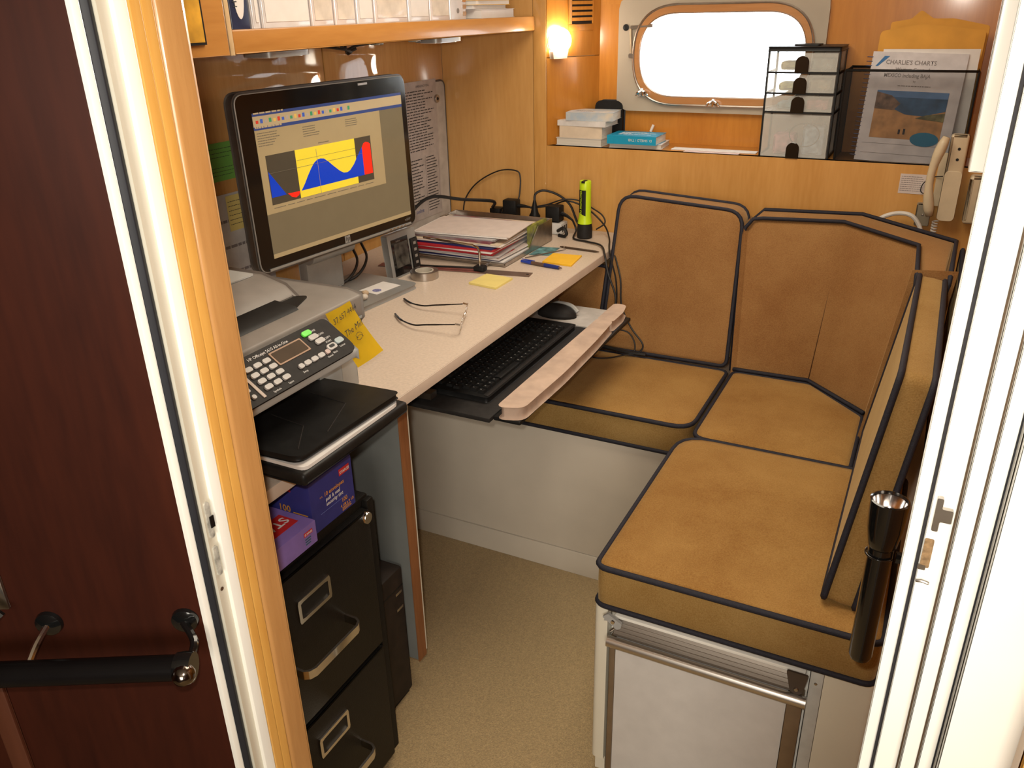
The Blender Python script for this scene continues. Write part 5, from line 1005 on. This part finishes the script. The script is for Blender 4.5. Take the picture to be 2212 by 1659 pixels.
# mesh holder with pilot book and envelopes
MESH = mat('black_wire_mesh', (0.015, 0.014, 0.013), 0.5, alpha=0.17, var=0.05)
mh = thing('magazine_holder', (-0.11, 2.42, LZ), 'black wire mesh magazine holder on the ledge', 'magazine holder')
HX0_, HX1_, HY0, HY1 = -0.252, 0.045, 2.356, 2.49
box('front_mesh', HX0_, HX1_, HY0, HY0 + 0.001, LZ, 1.236, MESH, mh); box('back_mesh', HX0_, HX1_, HY1, HY1 + 0.001, LZ, 1.236, MESH, mh)
for x in (HX0_, HX1_): box('side_mesh', x - 0.0005, x + 0.0005, HY0, HY1, LZ, 1.236, mat('dense_wire_mesh', (0.015, 0.014, 0.013), 0.5, alpha=0.85, var=0.05), mh)
box('floor_mesh', HX0_, HX1_, HY0, HY1, LZ, LZ + 0.001, MESH, mh)
bm = bmesh.new(); bm_tube(bm, [(HX0_, HY0, 1.237), (HX1_, HY0, 1.237), (HX1_, HY1, 1.237), (HX0_, HY1, 1.237)], 0.003, 8, True); finish('rim_wire', bm, BLK, mh, True)
for x in (HX0_, HX1_):
    for y in (HY0, HY1): tube('corner_wire', [(x, y, LZ), (x, y, 1.237)], 0.0025, BLK, mh)
pb = thing('pilot_book', (-0.09, 2.39, LZ), 'spiral bound cruising guide with a beach photo in the mesh holder', 'book')
ln = 0.10
FPB = Fr((-0.205, 2.372, LZ + 0.002), (0.999, 0.0, -0.03), (0.03, ln, 1))
FPB = Fr(FPB.o, FPB.u, FPB.v - FPB.u * FPB.v.dot(FPB.u), None)
box('pages', 0.0, 0.215, 0.0, 0.262, -0.012, -0.001, WHITEP, pb, fr=FPB); box('cover', 0.0, 0.215, 0.0, 0.262, -0.001, 0.0, mat('guide_cover', (0.60, 0.58, 0.60), 0.45), pb, fr=FPB)
for i in range(24): tube('spiral_loop', [FPB.p(-0.004 + 0.009 * math.cos(a), 0.012 + i * 0.0103, -0.006 + 0.009 * math.sin(a)) for a in (0.3, 1.2, 2.2, 3.2, 4.2, 5.2, 5.9)], 0.0008, mat('blue_spiral', (0.10, 0.12, 0.22), 0.4), pb, k=4)
box('photo', 0.026, 0.190, 0.058, 0.172, 0.0002, 0.0006, mat('sand_print', (0.46, 0.24, 0.09), 0.5, var=0.12, scale=40), pb, fr=FPB)
def php(name, pts, m, lv): prism(name, [(0.026 + a * 0.164, 0.058 + b * 0.114) for a, b in pts], 0.0006, 0.0006 + lv * 0.0003, m, pb, FPB)
php('photo_sky', [(0, 0.86), (1, 0.86), (1, 1), (0, 1)], mat('sky_print', (0.09, 0.20, 0.42), 0.5, var=0.1, scale=20), 1); php('photo_sea', [(0.28, 0.62), (0.45, 0.52), (0.7, 0.50), (1, 0.62), (1, 0.87), (0.2, 0.87)], mat('sea_print', (0.03, 0.10, 0.22), 0.5, var=0.2, scale=30), 2)
php('photo_headland', [(0, 0.62), (0.28, 0.60), (0.36, 0.74), (0.22, 0.90), (0, 0.97)], mat('headland_print', (0.20, 0.12, 0.08), 0.5, var=0.3, scale=50), 3); php('photo_scrub', [(0.6, 0.45), (1, 0.40), (1, 0.58), (0.75, 0.53)], mat('scrub_print', (0.18, 0.17, 0.07), 0.5, var=0.3, scale=50), 3)
php('photo_figures', [(0.40, 0.10), (0.43, 0.10), (0.43, 0.2), (0.40, 0.2)], INK, 2); php('photo_figures', [(0.47, 0.10), (0.50, 0.10), (0.50, 0.22), (0.47, 0.22)], INK, 2)
prism('blue_oval', [(0.155 + 0.033 * math.cos(a), 0.060 + 0.017 * math.sin(a)) for a in [k * 6.28318 / 24 for k in range(24)]], 0.0009, 0.0014, mat('blue_oval_print', (0.01, 0.16, 0.30), 0.5), pb, FPB)
prism('blue_ribbon', [(0.010, 0.228), (0.016, 0.228), (0.040, 0.252), (0.028, 0.252)], 0.0002, 0.0006, mat('ribbon_blue', (0.02, 0.14, 0.36), 0.5), pb, FPB)
text('title', "CHARLIE'S CHARTS", 0.0145, Fr(FPB.p(0.033, 0.2335, 0), FPB.u, FPB.v), INKG, pb, 0.0004, squash=0.92, bold=0.0002); text('title', 'Western Coast of', 0.011, Fr(FPB.p(0.058, 0.2185, 0), FPB.u, FPB.v), INKG, pb, 0.0004, squash=0.95, bold=0.0002); text('title', 'MEXICO including BAJA', 0.0125, Fr(FPB.p(0.034, 0.204, 0), FPB.u, FPB.v), INKG, pb, 0.0004, squash=0.85, bold=0.0002)
text('print', 'by', 0.007, Fr(FPB.p(0.103, 0.193, 0), FPB.u, FPB.v), INKG, pb, 0.0004); printed('print', Fr(FPB.p(0.07, 0.178, 0), FPB.u, FPB.v), INKG, pb, 0.075, 0.010, 1, 0.4, jag=0)
for v_ in (0.020, 0.044): box('print_rule', 0.012, 0.20, v_, v_ + 0.0006, 0.0002, 0.0005, INKG, pb, fr=FPB)
tag(box('white_folder', -0.175, 0.040, 2.402, 2.406, LZ + 0.002, 1.284, WHITEP), 'white folder standing behind the cruising guide', 'folder')
E1 = Fr((0, 2.392, 0), (1, 0, 0), (0, 0.03, 1), (0, -1, 0.03))
tag(prism('manila_envelope', rounded([(-0.20, LZ + 0.002), (0.04, LZ + 0.002), (0.045, 1.325), (-0.04, 1.335), (-0.10, 1.340), (-0.19, 1.325)], 0.01, 3), -0.003, 0.0, ORANGEP, fr=E1), 'front manila envelope rising above the cruising guide', 'envelope', 'manila envelopes in the holder')
E2 = Fr((0, 2.404, 0), (1, 0, 0), (0, 0.03, 1), (0, -1, 0.03))
tag(prism('manila_envelope', rounded([(-0.17, LZ + 0.002), (0.045, LZ + 0.002), (0.05, 1.335), (-0.03, 1.352), (-0.075, 1.352), (-0.105, 1.372), (-0.125, 1.352), (-0.17, 1.345)], 0.006, 3), -0.003, 0.0, ORANGEP, fr=E2), 'rear manila envelope with a peaked flap', 'envelope', 'manila envelopes in the holder')

# ------------------------------------------------------------------ on the panel behind the settee
FK2 = Fr((0, 2.3449, 0), (1, 0, 0), (0, 0, 1), (0, -1, 0))
nw = thing('notice_card', (-0.055, 2.344, 0.945), 'small typed white card on the wood panel by the handset', 'card'); box('card', -0.086, -0.020, 0.945, 0.994, 0.0002, 0.0008, PINKP, nw, fr=FK2); printed('print', Fr(FK2.p(-0.083, 0.947, 0.0008), FK2.u, FK2.v), INKG, nw, 0.058, 0.045, 8, 0.22, jag=0.2)
so = thing('wall_socket', (-0.02, 2.34, 0.872), 'small grey junction box on the wood panel', 'junction box'); box('box', -0.036, -0.002, 0.870, 0.926, 0.0002, 0.022, mat('grey_box', (0.25, 0.22, 0.16), 0.5), so, fr=FK2, bev=0.003); lathe('screw', [(0.003, 0), (0.002, 0.001)], STEEL, FK2.p(-0.019, 0.898, 0.0221), (0, -1, 0), so, 8)
tag(tube('cable', [(-0.020, 2.336, 0.926), (-0.022, 2.336, 0.945), (-0.034, 2.338, 0.955), (-0.030, 2.338, 0.975), (-0.012, 2.338, 0.990), (0.01, 2.33, 0.995)], 0.0013, CORD, smooth_path=5, k=5), 'thin dark wire squiggling from the grey junction box', 'cable')
tag(tube('cable', [(-0.135, 2.315, 0.86), (-0.11, 2.31, 0.888), (-0.075, 2.305, 0.902), (-0.043, 2.30, 0.899), (-0.022, 2.30, 0.875), (-0.016, 2.30, 0.855)], 0.0055, WCORD, smooth_path=6, k=8), 'thick white cable arching behind the corner cushion', 'cable')
def handset(x, z0, z1, lab, y=2.30, bow=0.016):
    h = thing('handset', (x, y, z0), lab, 'handset', 'ivory handsets by the doorway'); H = z1 - z0
    bm = bmesh.new(); P = [Vector((x - bow * math.sin(math.pi * s) * 1.0 + 0.006 * s, y - 0.012 - 0.004 * math.sin(math.pi * s), z0 + H * s)) for s in [k / 12 for k in range(13)]]
    bm_tube(bm, P, [0.008, 0.0115, 0.0125, 0.0115, 0.010, 0.0092, 0.009, 0.0092, 0.010, 0.0115, 0.0125, 0.0115, 0.008], 12); finish('grip', bm, IVORY, h, True); return h
hs = handset(-0.004, 0.905, 1.095, 'curved ivory telephone handset hanging by the doorway')
box('cradle_back', 0.012, 0.052, 0.892, 1.098, 0.006, 0.035, IVORY, hs, fr=FK2, bev=0.006, seg=3); prism('cradle_front', rrect(0.016, 0.048, 0.896, 1.010, 0.008), 0.0352, 0.046, IVORY, hs, FK2, bev=0.003)
for zz in (1.040, 1.065): lathe('dial_hole', [(0.0035, 0), (0.0035, 0.0008)], BLK, FK2.p(0.034, zz, 0.0351), (0, -1, 0), hs, 10)
box('wall_plate', -0.004, 0.05, 0.92, 1.05, 0.0002, 0.006, IVORY, hs, fr=FK2)
h2_ = thing('intercom_unit', (0.095, 2.33, 0.89), 'squat ivory intercom unit beside the curved handset', 'intercom'); box('case', 0.070, 0.122, 0.888, 1.005, 0.0002, 0.045, IVORY, h2_, fr=FK2, bev=0.008, seg=3)
for i in range(3): box('ridge', 0.076 + i * 0.015, 0.078 + i * 0.015, 0.90, 0.995, 0.0452, 0.0464, mat('dark_ivory', (0.4, 0.33, 0.22), 0.5), h2_, fr=FK2)  # raised ridges in a darker ivory
co = [Vector((0.012 + 0.006 * math.cos(a), 2.315 + 0.006 * math.sin(a), 0.888 - a * 0.0011)) for a in [k * 0.7 for k in range(90)]]
tag(tube('coiled_cord', co, 0.0022, WCORD, k=5), 'white coiled telephone cord below the ivory handset', 'cord')

# ------------------------------------------------------------------ reading lamp on the recess wall
rl = thing('reading_lamp', FA.p(0.035, 1.28, 0.0), 'glowing white dome reading lamp on the angled wall near the window', 'lamp')
lathe('wall_rose', [(0.030, 0.0002), (0.030, 0.004), (0.022, 0.007)], CHROME, FA.p(0.033, 1.305, 0), na, rl, 20)
LAMPM = mat('lit_opal_shade', (1.0, 0.90, 0.74), 0.4, var=0.0, emit=40.0)
prf = [(0.036 * math.cos(a), 0.034 * math.sin(a)) for a in [k * math.pi / 2 / 8 for k in range(9)]]
lathe('opal_shade', [(r, 0.004 + h) for r, h in prf], LAMPM, FA.p(0.037, 1.308, 0.004), na, rl, 24)
prism('lamp_skirt', [(0.012, 1.262), (0.054, 1.262), (0.058, 1.280), (0.010, 1.280)], 0.0005, 0.022, mat('cream_lamp_skirt', (0.70, 0.62, 0.50), 0.4), rl, FA, bev=0.002)

# ------------------------------------------------------------------ black torch held at the doorway
bt = thing('black_torch', (0.0135, 0.90, 0.66), 'long black torch in a clip beside the doorway, reflector upward', 'torch')
TP = V(0.0135, 0.90, 0.652)
lathe('barrel', [(0.005, 0.0), (0.0115, 0.002), (0.0138, 0.008), (0.0140, 0.14), (0.0140, 0.168)], BLKG, TP, (0, 0, 1), bt, 24)
lathe('head', [(0.0140, 0.1682), (0.0165, 0.172), (0.0175, 0.180), (0.0205, 0.196), (0.0212, 0.224), (0.0212, 0.231), (0.0190, 0.232), (0.0190, 0.228)], BLKG, TP, (0, 0, 1), bt, 28, caps=False)
lathe('reflector', [(0.0189, 0.2275), (0.015, 0.215), (0.009, 0.206), (0.003, 0.203)], mat('reflector_mirror', (0.9, 0.88, 0.88), 0.15, metal=1.0, var=0.0), TP, (0, 0, 1), bt, 28, caps=False)
lathe('bulb', [(0.0025, 0.2035), (0.0025, 0.212), (0.001, 0.215)], mat('bulb_glass', (0.8, 0.8, 0.8), 0.1), TP, (0, 0, 1), bt, 10)
tk = thing('torch_clip', (0.06, 0.90, 0.81), 'black spring clip gripping the long torch', 'clip')
bm = bmesh.new(); bm_tube(bm, [TP + V(0.0158 * math.cos(a), 0.0158 * math.sin(a), 0.158) for a in [0.5 + k * 5.28 / 18 for k in range(19)]], 0.0014, 6); finish('clip_ring', bm, BLKG, tk, True)
box('clip_arm', TP.x + 0.0165, 0.2495, 0.896, 0.904, TP.z + 0.152, TP.z + 0.164, BLKG, tk, bev=0.001)
